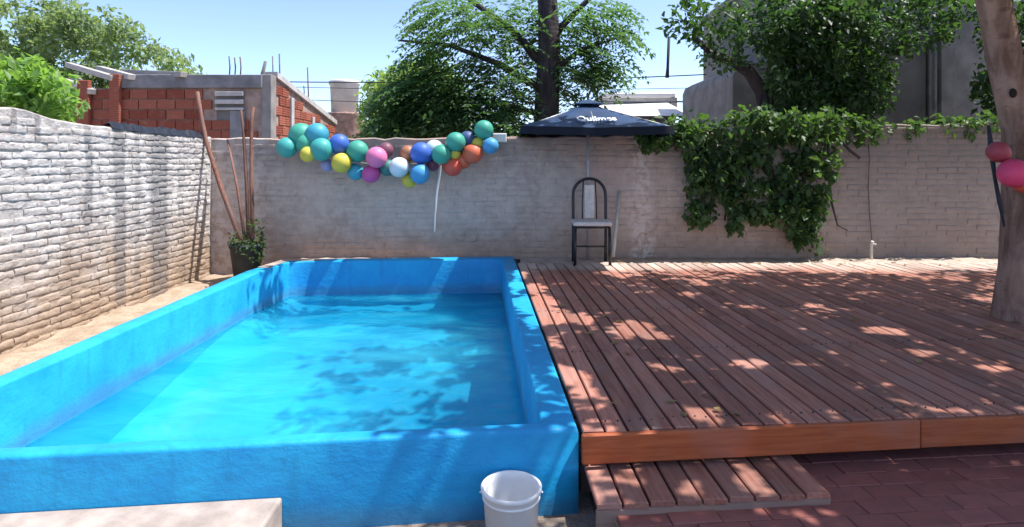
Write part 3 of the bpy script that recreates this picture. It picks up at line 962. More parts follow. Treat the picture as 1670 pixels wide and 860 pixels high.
# ------------------------------------------------------------------ balloons
def rubber(name, c):
    m = NT(name, 0.48, 0.3)
    f = m.noise(m.obj(), 3, 2)
    m.col(m.mix(m.rng(f, 0.3, 0.7), tuple(q * 0.9 for q in c), tuple(min(1, q * 1.08) for q in c)))
    m.b.inputs["Subsurface Weight"].default_value = 0.15
    m.b.inputs["Subsurface Radius"].default_value = (0.05, 0.05, 0.05)
    return m.mat
BC = {'teal': (0.010, 0.33, 0.30), 'green': (0.015, 0.32, 0.22), 'bluegreen': (0.01, 0.30, 0.42), 'blue': (0.012, 0.11, 0.50), 'navy': (0.012, 0.06, 0.20),
      'sky': (0.03, 0.30, 0.58), 'yellow': (0.60, 0.50, 0.03), 'pink': (0.75, 0.16, 0.36), 'magenta': (0.55, 0.05, 0.28), 'white': (0.62, 0.72, 0.76),
      'orange': (0.60, 0.10, 0.025), 'lavender': (0.28, 0.28, 0.50), 'maroon': (0.16, 0.03, 0.07), 'rust': (0.36, 0.13, 0.05), 'darkgreen': (0.012, 0.17, 0.15), 'ored': (0.62, 0.06, 0.02), 'hot': (0.78, 0.025, 0.14), 'red': (0.34, 0.012, 0.035)}
BM = {k: rubber(k + '_latex', tuple(0.9 * q + 0.05 for q in c)) for k, c in BC.items()}
def balloon(px, py, r, colour, label, tip, Y=7.36, group='balloons of the garland on the wall'):
    c = P(px, py, Y)
    rad = r / F * Y
    t = thing('balloon', label, 'balloon', c, 0, group)
    d = (Vector(tip) - c)
    if d.length < 0.02: d = Vector((0, 0.3, -1))
    q = (-d).to_track_quat('Z', 'Y').to_matrix().to_4x4()
    prof = []
    for a in np.linspace(-math.pi / 2, math.pi / 2, 15):
        rr = math.cos(a); z = math.sin(a)
        if z < 0: z *= 1.24; rr *= (1 - 0.16 * abs(math.sin(a)) ** 1.5)
        prof.append((max(rr, 0.0005) * rad, z * rad))
    mb = MB(); mb.lathe(prof, 22, mat=q); mb.build('balloon_skin', BM[colour], t)
    mb = MB(); mb.lathe([(rad * 0.06, -rad * 1.22), (rad * 0.09, -rad * 1.27), (rad * 0.05, -rad * 1.30), (rad * 0.14, -rad * 1.38), (0.001, -rad * 1.35)], 10, mat=q); mb.build('knot', BM[colour], t)
    return t
cordpts = [P(462, 236, 7.47), P(500, 240, 7.45), P(545, 252, 7.45), P(590, 266, 7.45), P(640, 270, 7.45), P(690, 266, 7.45), P(735, 252, 7.45), P(770, 238, 7.45), P(803, 225, 7.55)]
def near_cord(px, py):
    c = P(px, py, 7.4); best = min(range(len(cordpts) - 1), key=lambda i: (cordpts[i].lerp(cordpts[i+1], .5) - c).length)
    return cordpts[best].lerp(cordpts[best + 1], 0.5)
tag(MB().tube(cordpts, 0.005, 6).build('garland_cord', M['cord']), 'pale cord holding up the sagging balloon garland', 'cord')
BL = [
 (468, 241, 16, 'teal', 'teal balloon at the outermost end of the garland nearest the leaning sticks', 7.33),
 (491, 221, 19, 'green', 'large green balloon rising above the wall top over the small yellow one', 7.42),
 (517, 220, 18, 'bluegreen', 'large blue-green balloon topmost of the big bunch below the water tank', 7.37),
 (524, 244, 18, 'teal', 'large teal balloon at the lower side of the big bunch next to the blue one', 7.27),
 (499, 235, 15, 'green', 'green balloon half hidden in the middle of the big bunch', 7.33),
 (502, 252, 12, 'yellow', 'small olive yellow balloon tucked under the big teal bunch', 7.22),
 (553, 235, 15.5, 'blue', 'royal blue balloon between the big teal bunch and the round green one', 7.35),
 (533, 270, 10, 'lavender', 'small pale lavender balloon hanging beside the bright yellow one', 7.42),
 (557, 266, 15.5, 'yellow', 'bright yellow balloon hanging under the royal blue one', 7.25),
 (583, 247, 17, 'green', 'round green balloon between the bright yellow and the light pink ones', 7.34),
 (580, 281, 12.5, 'bluegreen', 'blue-green balloon below the round green one, beside the magenta one', 7.36),
 (614, 257, 16.5, 'pink', 'light pink balloon above the magenta one', 7.26),
 (605, 284, 14, 'magenta', 'magenta balloon directly below the light pink one', 7.33),
 (629, 245, 12, 'maroon', 'dim maroon balloon half hidden behind the light pink one', 7.44),
 (632, 274, 13, 'darkgreen', 'dark green balloon between the magenta and the white ones', 7.40),
 (651, 273, 15.5, 'white', 'white balloon at the lowest sag of the garland', 7.24),
 (668, 294, 12, 'yellow', 'yellow balloon peeping out below the light blue one', 7.38),
 (665, 250, 12, 'rust', 'brownish orange balloon half hidden by the deep blue one', 7.43),
 (687, 250, 17, 'blue', 'deep blue balloon directly above the light blue one', 7.31),
 (685, 284, 15.5, 'sky', 'light blue balloon hanging at the bottom beside the white ribbon', 7.24),
 (708, 243, 14, 'white', 'white balloon squeezed between the deep blue and the green ones', 7.38),
 (706, 268, 11, 'maroon', 'dim wine red balloon behind the head of the white ribbon', 7.44),
 (720, 252, 15.5, 'green', 'green balloon just above the white ribbon', 7.25),
 (743, 232, 15.5, 'green', 'glossy green balloon next to the navy one at the wall top', 7.27),
 (762, 227, 12.5, 'navy', 'navy balloon touching the wall top behind the glossy green one', 7.40),
 (742, 251, 9, 'yellow', 'tiny yellow balloon between the glossy green and the orange-red ones', 7.30),
 (738, 272, 15, 'ored', 'orange-red balloon lowest of the orange trio', 7.33),
 (755, 262, 13, 'orange', 'orange balloon in the middle of the orange trio', 7.38),
 (771, 251, 15.5, 'orange', 'orange balloon highest of the orange trio', 7.30),
 (779, 235, 10, 'yellow', 'small pale yellow balloon above the highest orange one', 7.36),
 (789, 212, 15, 'green', 'green balloon standing above the wall top beside the white box', 7.36),
 (800, 238, 12.5, 'sky', 'light blue balloon right under the white box on the wall', 7.28),
]
for (px, py, r, c, lab, Y) in BL: balloon(px, py, r * 1.06, c, lab, near_cord(px, py), Y)
# ribbon
rb = MB(); pts = [(718, 270), (717, 285), (714.5, 300), (712, 318), (711, 335), (709.5, 352), (708.5, 378)]
vs = []
for i, (x, y) in enumerate(pts):
    wv = 2.2 * (1 - 0.09 * i); tw = 0.35 * math.sin(i * 1.7)
    a = P(x - wv, y, 7.60 + 0.010 * tw); b = P(x + wv, y, 7.60 - 0.010 * tw)
    vs += [a, b, a + Vector((0, 0.004, 0)), b + Vector((0, 0.004, 0))]
fs = []
for i in range(len(pts) - 1):
    k = 4 * i
    fs += [(k, k + 4, k + 5, k + 1), (k + 2, k + 3, k + 7, k + 6), (k, k + 2, k + 6, k + 4), (k + 1, k + 5, k + 7, k + 3)]
rb.add(vs, fs, 0, True)
tag(rb.build('ribbon', M['plastic_white']), 'thin white ribbon hanging down the wall from the balloon garland', 'ribbon')
# junction box on the wall top
jb = thing('junction_box', 'small white box fixed on the wall at the end of the balloon garland', 'box', P(815, 225, 7.60))
mb = MB(); mb.box((-0.085, -0.05, -0.055), (0.085, 0.03, 0.055)); mb.build('housing', M['plastic_white'], jb, bevel=0.008)
mb = MB(); mb.box((-0.075, -0.056, -0.045), (0.075, -0.051, 0.045)); mb.build('cover', M['plastic_white'], jb, bevel=0.003, seg=1)

# ------------------------------------------------------------------ sticks, pot, stone, debris
def stick(pts, r, mat, label, name='wooden_pole'):
    return tag(MB().tube(pts, r, 8).build(name, mat), label, 'pole', 'poles leaning in the corner')
stick([P(392, 392, 7.0), P(360, 305, 7.25), P(336, 230, 7.46), P(328, 190, 7.53), P(322, 150, 7.56)], [0.027, 0.028, 0.027, 0.025, 0.022], M['pole'], 'thickest wooden pole leaning aslant in the corner of the walls')
stick([P(399, 390, 7.05), P(388, 310, 7.3), P(371, 228, 7.55)], [0.018, 0.017, 0.013], M['pole'], 'thin dark stick between the slanting pole and the upright ones')
stick([P(405, 390, 7.05), P(402, 300, 7.3), P(397, 215, 7.52), P(393, 180, 7.55)], [0.022, 0.021, 0.018, 0.014], M['pole'], 'brown upright pole with its thin tip above the wall top')
stick([P(412, 390, 7.05), P(410, 300, 7.3), P(410, 205, 7.52), P(413, 175, 7.55)], [0.025, 0.024, 0.022, 0.018], M['pole'], 'reddish upright pole nearest the balloons')
pt = thing('plant_pot', 'dark round pot with sticks and green shoots in the corner behind the pool', 'pot', (-3.08, 7.12, 0.125))
mb = MB(); mb.lathe([(0.0, 0.0), (0.13, 0.0), (0.185, 0.43), (0.195, 0.43), (0.195, 0.46), (0.175, 0.46), (0.165, 0.40), (0.0, 0.40)], 24); mb.build('pot', M['potm'], pt)
mb = MB(); mb.lathe([(0.166, 0.405), (0.09, 0.425), (0.0, 0.43)], 16); mb.build('soil', M['soil'], pt)
V = clumps([(0.07, -0.02, 0.53), (0.15, -0.05, 0.47), (0.02, 0.05, 0.50), (0.12, 0.06, 0.56), (0.16, 0.02, 0.38), (-0.05, -0.12, 0.50), (0.08, -0.17, 0.42), (0.17, -0.1, 0.30), (-0.14, 0.0, 0.52), (0.12, 0.0, 0.66)], [0.13, 0.12, 0.11, 0.1, 0.1, 0.12, 0.12, 0.1, 0.1, 0.11], 300, 0.05, 0.026)
tag(link('shoots', np_mesh('shoots', V, 4, M['leaf_vine']), pt), kind='stuff')
# white stone
sb = bmesh.new(); bmesh.ops.create_icosphere(sb, subdivisions=3, radius=0.04)
for v in sb.verts:
    v.co *= 1 + 0.22 * math.sin(v.co.x * 90 + 1) * math.cos(v.co.y * 75) + random.uniform(-.04, .04); v.co.z *= 0.6
me = bpy.data.meshes.new('stone'); sb.to_mesh(me); sb.free(); me.materials.append(M['slab'])
so = link('stone', me); so.location = (-3.33, 4.16, 0.15); tag(so, 'small pale stone on the earth between the pool and the white wall', 'stone')
# loose tile and plastic debris on the left wall, built as one crumpled sheet
mb = MB(); vs = []; npt = 30
for i in range(npt + 1):
    u = 5.75 + 1.75 * i / npt
    h = interp(ltop, u) + 0.006
    bumpz = 0.035 + 0.04 * abs(math.sin(i * 1.9)) * random.uniform(0.3, 1)
    vs += [(XL + 0.006 + random.uniform(0, .012), u, h - 0.02), (XL - 0.03, u, h + bumpz), (XL - 0.10, u, h + bumpz * random.uniform(0.4, 1.2)), (XL - 0.17, u, h + 0.01)]
fs = [(4*i + k, 4*i + 4 + k, 4*i + 5 + k, 4*i + 1 + k) for i in range(npt) for k in range(3)]
mb.add(vs, fs)
tag(mb.build('debris_sheet', M['blackdebris']), 'black tile and plastic debris built as one sheet on top of the white wall near the corner', 'debris')
# cable on the right of the rear wall and the white tap pipe under it
tag(MB().tube([P(1416, 235, 7.63), P(1418, 260, 7.62), P(1416, 300, 7.62), P(1418, 350, 7.62), P(1422, 392, 7.61)], 0.006, 6).build('cable', M['rebar']), 'thin dark cable running straight down the bare part of the wall', 'cable')
wp_ = thing('water_pipe', 'short white pipe stub at the foot of the wall under the dark cable', 'pipe', P(1421, 420, 7.55))
MB().tube([(0, 0, -0.06), (0, 0, 0.16), (0.005, -0.02, 0.20)], 0.018, 10).build('stub', M['cord'], wp_)
MB().tube([(0, 0, 0.15), (0.03, -0.01, 0.165), (0.05, -0.02, 0.16)], 0.011, 8).build('elbow', M['cord'], wp_)

# ------------------------------------------------------------------ shade tree on the deck and an added unseen one
def limb(mb, pts, rad, n=10): mb.tube(pts, rad, n)
tr = thing('shade_tree', 'pinkish brown smooth-barked tree trunk rising through the deck with red balloons tied on', 'tree', (3.86, 4.66, 0.0))
def L_(v): return (v[0] - 3.86, v[1] - 4.66, v[2])
T = MB()
trunk_pts = [(3.93, 4.66, 0.0), (3.91, 4.66, 0.30), (3.895, 4.66, 0.45), (3.905, 4.66, 0.75), (3.905, 4.66, 1.15), (3.90, 4.66, 1.5), (3.885, 4.66, 1.8), (3.82, 4.66, 2.05), (3.74, 4.65, 2.30), (3.66, 4.62, 2.6), (3.55, 4.6, 3.0), (3.5, 4.6, 3.5)]
T.tube([L_(p) for p in trunk_pts], [0.27, 0.235, 0.20, 0.17, 0.155, 0.145, 0.135, 0.125, 0.115, 0.11, 0.10, 0.08], 18)
T.build('trunk', M['bark_right'], tr)
def branches(root, lst, mat, off, name='limb'):
    for pts, r0, r1 in lst:
        k = len(pts)
        MB().tube([(p[0] - off[0], p[1] - off[1], p[2] - off[2]) for p in pts], [r0 + (r1 - r0) * i / (k - 1) for i in range(k)], 10).build(name, mat, root)
o3 = (3.86, 4.66, 0.0)
branches(tr, [
    ([(3.90, 4.67, 1.72), (4.05, 4.70, 2.1), (4.25, 4.75, 2.6), (4.6, 4.8, 3.4), (5.0, 4.8, 4.4)], 0.105, 0.05),
    ([(3.5, 4.6, 3.4), (3.2, 4.2, 3.9), (2.9, 3.6, 4.3)], 0.07, 0.02),
    ([(3.5, 4.6, 3.45), (3.4, 5.2, 4.0), (3.3, 5.9, 4.4)], 0.07, 0.02),
    ([(3.5, 4.6, 3.45), (3.7, 4.3, 4.3), (3.6, 3.9, 5.2)], 0.07, 0.02),
    ([(4.6, 4.8, 3.4), (4.9, 4.0, 4.0), (5.0, 2.8, 4.4), (4.8, 1.9, 4.6)], 0.06, 0.02),
    ([(4.8, 4.8, 3.9), (5.3, 5.6, 4.3), (5.6, 6.3, 4.6)], 0.055, 0.02),
], M['bark_right'], o3)
kb = bmesh.new(); bmesh.ops.create_uvsphere(kb, u_segments=12, v_segments=8, radius=0.03)
for v in kb.verts: v.co.y *= 0.35; v.co.z *= 1.2
me = bpy.data.meshes.new('knot_hole'); kb.to_mesh(me); kb.free(); me.materials.append(M['knot'])
ko = link('knot_hole', me, tr); q = P(1652, 152, 4.555); ko.location = L_(q)

# sunlit patches on the deck and the coping, (px, py, half-width px, half-height px): gaps left in the crown where the sun gets through
PGAPS = [(600, 547, 120, 11), (520, 560, 60, 10), (560, 600, 40, 5), (640, 625, 60, 5), (600, 655, 80, 9), (700, 600, 40, 4), (760, 640, 30, 6)]   # and on the pool floor
GAPS = [(885, 492, 22, 10), (905, 515, 30, 12), (955, 520, 14, 10), (1030, 535, 34, 10), (940, 620, 24, 18), (968, 638, 16, 12), (915, 612, 14, 16), (1145, 678, 28, 14),
        (1010, 545, 14, 8), (1075, 548, 20, 6), (1440, 540, 34, 6), (1225, 592, 32, 6), (1500, 575, 26, 4), (1555, 455, 14, 4), (1120, 480, 12, 4), (870, 470, 16, 8),
        (848, 448, 12, 10), (838, 470, 10, 12), (855, 500, 14, 14), (868, 528, 12, 12), (1255, 780, 20, 28), (1165, 800, 20, 16), (990, 815, 24, 14), (1550, 668, 30, 5),
        (1330, 500, 16, 3), (1010, 450, 18, 4), (1140, 460, 14, 4), (905, 560, 10, 10), (1080, 600, 16, 6), (1270, 740, 16, 10), (1220, 500, 16, 3), (1620, 600, 16, 5)]
G = []
for (px, py, a, b) in GAPS:
    z = SZ if py > 735 else ZD
    Y = (EYE - z) / (py - 258) * F
    G.append(((px - 835) / F * Y, Y, a / F * Y, b / (py - 258) * Y))
for (px, py, a, b) in PGAPS:
    Y = 6.0
    for _ in range(8): Y = (EYE - interp(FLZ, Y)) / (py - 258) * F
    z = interp(FLZ, Y); t = (ZD - z) / SUNV.z        # slide the spot up the sun's ray to the level of the deck
    G.append(((px - 835) / F * Y + SUNV.x * t, Y + SUNV.y * t, a / F * Y, b / (py - 258) * Y))
G = np.array(G)
TE = math.tan(SUN_EL)
def shadow_at(c, z=ZD):
    t = (c[:, 2] - z) / SUNV.z
    return c[:, 0] - SUNV.x * t, c[:, 1] - SUNV.y * t
def crown_clumps(n, lo, hi, keep):
    pts = []
    while len(pts) < n:
        c = np.array([random.uniform(a, b) for a, b in zip(lo, hi)])
        if keep(c): pts.append(c)
    return np.array(pts)
def edge_ok(c):  # keeps only clumps whose shadow falls where shade is wanted
    sx, sy = shadow_at(c[None, :]); sx = sx[0]; sy = sy[0]
    lim = pool_rim(sy)
    return sx > lim and sy < (6.5 if sx > 0.1 else 7.25) + 0.12 * math.sin(sx * 3.1) and c[2] > 3.4 + 0.5 * max(0, c[1] - 6.0)
def pool_rim(sy):
    return float(np.interp(sy, [2.4, 3.2, 4.4, 5.2, 5.9, 6.3], [-0.40, -0.55, -0.95, -1.25, -1.5, -2.5])) + 0.12 * math.sin(sy * 5.1 + 1)
def crown(root, off, n, lo, hi, mat, per=30):
    c = crown_clumps(n, lo, hi, edge_ok)
    V = clumps(c, [random.uniform(0.24, 0.42) for _ in c], per, 0.15, 0.085, 0.25)
    Q = V.reshape(-1, 4, 3); cen = Q.mean(axis=1)
    sx, sy = shadow_at(cen)
    d = ((sx[:, None] - G[None, :, 0]) / (G[None, :, 2] * 1.15 + 0.01)) ** 2 + ((sy[:, None] - G[None, :, 1]) / (G[None, :, 3] * 1.15 + 0.02)) ** 2
    rim = np.where(sx > 0.12, 6.62, 7.45) + 0.10 * np.sin(sx * 4.1) + 0.08 * np.sin(sx * 9.7 + 1)
    Q = Q[(d.min(axis=1) > 1.0) & ((sy < rim) | (rng.random(len(sy)) < 0.12)) & (rng.random(len(sx)) < np.where(sy > 6.0, 0.9, np.interp(sx, [-0.3, 0.9], [0.45, 1.0])))]
    V = Q.reshape(-1, 3) - np.array(off)
    return tag(link('foliage', np_mesh('foliage', V, 4, mat), root), kind='stuff')
crown(tr, o3, 760, (-1.2, 0.9, 3.4), (5.7, 6.9, 5.3), M['leaf_shade'], 40)
t2 = thing('shade_tree', 'unseen second leafy tree added along the deck edge to shade the planks', 'tree', (7.4, 4.2, 0.0))  # out-of-view tree, added so its crown shades the right of the deck
MB().tube([(0, 0, 0), (0.03, 0.02, 1.2), (-0.05, 0, 2.4), (0.05, 0.1, 3.4), (0, 0.1, 4.3)], [0.2, 0.15, 0.13, 0.11, 0.06], 14).build('trunk', M['bark_right'], t2)
branches(t2, [([(7.4, 4.3, 3.2), (6.9, 5.0, 3.9), (6.6, 5.9, 4.4)], 0.07, 0.02), ([(7.4, 4.3, 3.2), (7.0, 3.4, 3.9), (6.8, 2.4, 4.4)], 0.07, 0.02), ([(7.4, 4.3, 3.4), (8.2, 4.5, 4.2), (8.9, 4.8, 4.6)], 0.07, 0.02)], M['bark_right'], (7.4, 4.2, 0))
crown(t2, (7.4, 4.2, 0), 500, (5.4, 0.9, 3.4), (9.6, 6.9, 5.2), M['leaf_shade'], 40)

# balloons tied to the trunk
bt = 'balloons tied to the trunk'
q = P(1650, 262, 4.5)
balloon(1653, 283, 23, 'hot', 'bright pink balloon tied on the near side of the tree trunk', q, 4.40, bt)
balloon(1628, 248, 17, 'red', 'dark red balloon tied beside the tree trunk above the pink one', q, 4.50, bt)
balloon(1668, 300, 15, 'ored', 'orange-red balloon low on the trunk partly hidden by the pink one', q, 4.42, bt)
tag(MB().tube([P(1612, 205, 4.6), P(1616, 240, 4.58), P(1622, 290, 4.56), P(1630, 330, 4.52), P(1638, 370, 4.50)], [0.010, 0.020, 0.012, 0.016, 0.006], 7).build('strap', M['wire']), 'dark strap hanging down beside the tree trunk', 'strap')

# ------------------------------------------------------------------ hanging vine on the rear wall
vn = thing('hanging_vine', 'dense green vine spilling over the wall top and hanging down in tails', 'vine', (3.4, 7.45, 0.33))
vo = np.array([3.4, 7.45, 0.33])
def wall_pts(region, n, y0=7.28, y1=7.62):
    """clump centres scattered inside a photo-space polygon, laid on the wall"""
    xs = [p[0] for p in region]; ys = [p[1] for p in region]
    out = []
    def inside(x, y):
        c = False
        for i in range(len(region)):
            (xa, ya), (xb, yb) = region[i], region[i - 1]
            if (ya > y) != (yb > y) and x < (xb - xa) * (y - ya) / (yb - ya) + xa: c = not c
        return c
    while len(out) < n:
        x = random.uniform(min(xs), max(xs)); y = random.uniform(min(ys), max(ys))
        if inside(x, y): out.append(np.array(P(x, y, random.uniform(y0, y1))))
    return out
main = [(1110, 200), (1180, 190), (1300, 186), (1365, 192), (1362, 250), (1352, 330), (1335, 345), (1300, 345), (1285, 365), (1262, 372), (1240, 355), (1215, 370), (1190, 372), (1180, 340), (1150, 345), (1135, 350), (1128, 322), (1108, 305), (1122, 262)]
C1 = wall_pts(main, 300, 7.38, 7.62)
C2 = wall_pts([(1045, 212), (1110, 203), (1130, 225), (1100, 240), (1050, 240)], 40, 7.4, 7.62)
C3 = wall_pts([(1285, 340), (1335, 340), (1333, 410), (1322, 410), (1318, 390), (1300, 400), (1290, 380)], 46, 7.38, 7.6)
C4 = wall_pts([(1365, 195), (1480, 205), (1500, 204), (1500, 216), (1480, 222), (1420, 230), (1370, 235)], 36, 7.52, 7.78)
C6 = wall_pts([(1500, 203), (1640, 196), (1640, 208), (1500, 214)], 20, 7.6, 7.82)
C5 = wall_pts([(1130, 340), (1150, 340), (1140, 362), (1132, 362)], 12, 7.4, 7.6)
allc = C1 + C2 + C3 + C4 + C5 + C6
V = clumps(allc, [random.uniform(0.06, 0.15) for _ in allc], 150, 0.085, 0.06, 0.7, flat=1.1) - vo
tag(link('foliage', np_mesh('foliage', V, 4, M['leaf_vine']), vn), kind='stuff')
for pts, r in (([(1350, 200), (1352, 290), (1356, 330), (1366, 368), (1382, 376)], 0.014), ([(1300, 200), (1310, 300), (1325, 405)], 0.012), ([(1200, 195), (1190, 290), (1182, 360)], 0.012), ([(1250, 195), (1262, 290), (1255, 360)], 0.012), ([(1368, 225), (1385, 245), (1402, 258)], 0.018)):
    MB().tube([tuple(np.array(P(x, y, 7.56)) - vo) for x, y in pts], [r, r, r * 0.9] + [r * 0.6] * (len(pts) - 3), 6).build('stem', M['bark_dark'], vn)

# ------------------------------------------------------------------ trees beyond the walls
# pinnate-leaved tree with the thick dark trunk
pa = thing('leafy_tree', 'dark green feathery-leaved tree with a thick dark trunk just beyond the wall', 'tree', (0.50, 9.0, 0.0), 0, 'trees beyond the walls')
po = (0.50, 9.0, 0.0)
MB().tube([(0.02, 0, 0), (0.0, 0, 1.2), (0.0, 0, 2.0), (0.02, 0, 2.6), (0.05, 0, 3.2), (0.02, 0.05, 4.0), (0.0, 0.1, 5.0)], [0.27, 0.21, 0.19, 0.175, 0.165, 0.14, 0.08], 16).build('trunk', M['bark_dark'], pa)
branches(pa, [
    ([(0.5, 9, 2.55), (-0.2, 8.9, 2.95), (-0.9, 8.8, 3.2), (-1.6, 8.7, 3.25)], 0.06, 0.015),
    ([(0.5, 9, 2.9), (0.0, 9.2, 3.5), (-0.8, 9.3, 4.1), (-1.7, 9.3, 4.4)], 0.07, 0.02),
    ([(0.52, 9, 2.8), (1.0, 8.9, 3.15), (1.5, 8.8, 3.3)], 0.05, 0.012),
    ([(0.52, 9, 3.3), (1.2, 9.1, 4.0), (1.7, 9.2, 4.4)], 0.06, 0.015),
    ([(0.5, 9, 2.2), (-0.3, 8.95, 2.4), (-1.0, 8.9, 2.5), (-1.7, 8.85, 2.4)], 0.05, 0.012)], M['bark_dark'], po)
bs = []; ds = []
def frond_region(region, n, y0, y1):
    for c in wall_pts(region, n, y0, y1):
        d = np.array([c[0] - 0.3 + random.gauss(0, 0.7), random.gauss(0, 0.6), random.gauss(0.15, 0.35)])
        if 858 < 835 + c[0] / c[1] * F < 918: c = c + np.array([0, 9.25 - c[1] + random.uniform(0, 0.6), 0])
        bs.append(c); ds.append(d)
frond_region([(690, -5), (1000, -5), (1015, 60), (1005, 110), (960, 128), (930, 150), (850, 185), (845, 225), (600, 225), (628, 195), (655, 175), (662, 140), (668, 100), (690, 60)], 1250, 8.3, 9.8)
frond_region([(640, 140), (700, 120), (800, 110), (850, 150), (840, 220), (620, 222)], 560, 8.3, 9.5)
frond_region([(920, 100), (1000, 100), (980, 125), (915, 150)], 90, 8.4, 9.2)
V = fronds(bs, ds, 0.42, 7, 0.115, 0.042, 0.55) - np.array(po)
tag(link('foliage', np_mesh('foliage', V, 4, M['leaf_pinnate']), pa), kind='stuff')
# undergrowth under it
V = clumps(wall_pts([(600, 226), (640, 190), (700, 180), (860, 190), (870, 232), (600, 232)], 130, 8.2, 9.6), [random.uniform(0.12, 0.22) for _ in range(130)], 60, 0.10, 0.05)
ub = thing('shrub', 'dark low shrub showing above the wall top behind the garland', 'shrub', (-0.9, 9.0, 0.0))
branches(ub, [([(-0.9, 9, 0), (-0.9, 9, 1.0), (-0.8, 8.9, 2.0)], 0.05, 0.02), ([(-0.9, 9, 0.4), (-1.3, 9, 1.3), (-1.7, 8.9, 2.0)], 0.04, 0.02)], M['bark_dark'], (-0.9, 9.0, 0), 'stem')
tag(link('foliage', np_mesh('foliage', V - np.array((-0.9, 9.0, 0.0)), 4, M['leaf_pinnate']), ub), kind='stuff')

def leafy(name, label, base, trunk, region, n, y0, y1, rr, mat, leafL, leafW, bark='bark_dark', per=40, extra=None, group='trees beyond the walls', cat='tree', droop=0.3):
    t = thing(name, label, cat, base, 0, group)
    k = len(trunk)
    if k: MB().tube([tuple(np.array(p) - np.array(base)) for p, r in trunk], [r for p, r in trunk], 12).build('trunk', M[bark], t)
    if extra: branches(t, extra, M[bark], base)
    cs = []
    for reg, m_ in zip(region, n): cs += wall_pts(reg, m_, y0, y1)
    V = clumps(cs, [random.uniform(*rr) for _ in cs], per, leafL, leafW, droop) - np.array(base)
    tag(link('foliage', np_mesh('foliage', V, 4, M[mat]), t), kind='stuff')
    return t
# pale tree farther off
b = (-3.2, 16.0, 0.0)
leafy('leafy_tree', 'pale yellow-green tree far off between the water tank and the dark feathery one', b,
      [((-3.2, 16, 0), .18), ((-3.2, 16, 2.0), .14), ((-3.1, 16, 3.0), .08)],
      [[(598, 225), (600, 180), (612, 150), (640, 125), (690, 110), (740, 130), (760, 225)]], [120], 15, 17, (0.3, 0.55), 'leaf_pale', 0.13, 0.07, per=90)
# tree with the curved trunk on the right
b = (3.72, 9.0, 0.0)
leafy('leafy_tree', 'dark broad-leaved tree with a dark curved trunk behind the hanging vine', b,
      [((3.75, 9.0, 0), .16), (tuple(P(1252, 240, 9.0)), .14), (tuple(P(1252, 190, 9.0)), .12), (tuple(P(1243, 150, 9.0)), .105), (tuple(P(1222, 118, 9.0)), .09), (tuple(P(1195, 100, 9.0)), .075), (tuple(P(1165, 90, 9.0)), .06), (tuple(P(1130, 60, 9.0)), .04)],
      [[(1262, 205), (1255, 110), (1240, 80), (1260, -10), (1420, -10), (1430, 60), (1452, 100), (1448, 160), (1415, 205)], [(1135, 105), (1160, 85), (1210, 95), (1245, 100), (1260, 120), (1225, 100), (1190, 104)], [(1090, 70), (1110, -5), (1260, -5), (1255, 60), (1180, 80)], [(1420, -30), (1600, -30), (1590, 50), (1500, 75), (1430, 95)]], [420, 10, 50, 80], 8.3, 9.6, (0.12, 0.26), 'leaf_right', 0.10, 0.055, per=75,
      extra=[([tuple(P(1250, 170, 9.0)), tuple(P(1290, 110, 9.0)), tuple(P(1330, 40, 9.0))], 0.07, 0.03), ([tuple(P(1252, 200, 9.0)), tuple(P(1330, 150, 8.9)), tuple(P(1400, 110, 8.8))], 0.06, 0.02)])
b = (7.0, 8.6, 0.0)
leafy('leafy_tree', 'small very dark leafy tree behind the wall beside the trunk on the deck', b,
      [((7.0, 8.6, 0), .12), ((7.0, 8.6, 1.4), .09), ((6.9, 8.6, 2.4), .05)],
      [[(1598, 95), (1640, 95), (1680, 60), (1760, 90), (1760, 240), (1650, 240), (1610, 205), (1596, 150)], [(1580, -10), (1750, -10), (1750, 70), (1610, 80)]], [130, 60], 8.2, 9.2, (0.14, 0.24), 'leaf_right', 0.13, 0.075, per=44)
b = (1.3, 9.6, 0.0)
# far trees at the left behind the brick house
b = (-11.5, 17.0, 0.0)
leafy('leafy_tree', 'wide greyish green tree beyond the unfinished brick house', b,
      [((-11.5, 17, 0), .22), ((-11.5, 17, 2.4), .16), ((-11.4, 17, 3.8), .08)],
      [[(-60, 260), (-60, -5), (90, 5), (140, 30), (200, 35), (250, 75), (300, 95), (338, 130), (335, 170), (200, 180), (100, 240)]], [330], 16, 18.5, (0.2, 0.5), 'leaf_far', 0.17, 0.08, per=70)
b = (-4.4, 5.6, 0.0)
leafy('bush', 'fresh green bush leaning over the white wall in front of the brick house', b,
      [((-4.5, 5.5, 0), .05), ((-4.5, 5.5, 1.0), .04), ((-4.45, 5.5, 1.9), .02)],
      [[(-20, 182), (-20, 120), (15, 128), (40, 118), (80, 122), (118, 148), (132, 165), (112, 185), (92, 205), (60, 192)], [(-10, 130), (-10, 96), (60, 100), (70, 125)]], [125, 16], 5.35, 6.0, (0.08, 0.16), 'leaf_bush', 0.115, 0.042, per=110, group=None, cat='bush', droop=0.1)

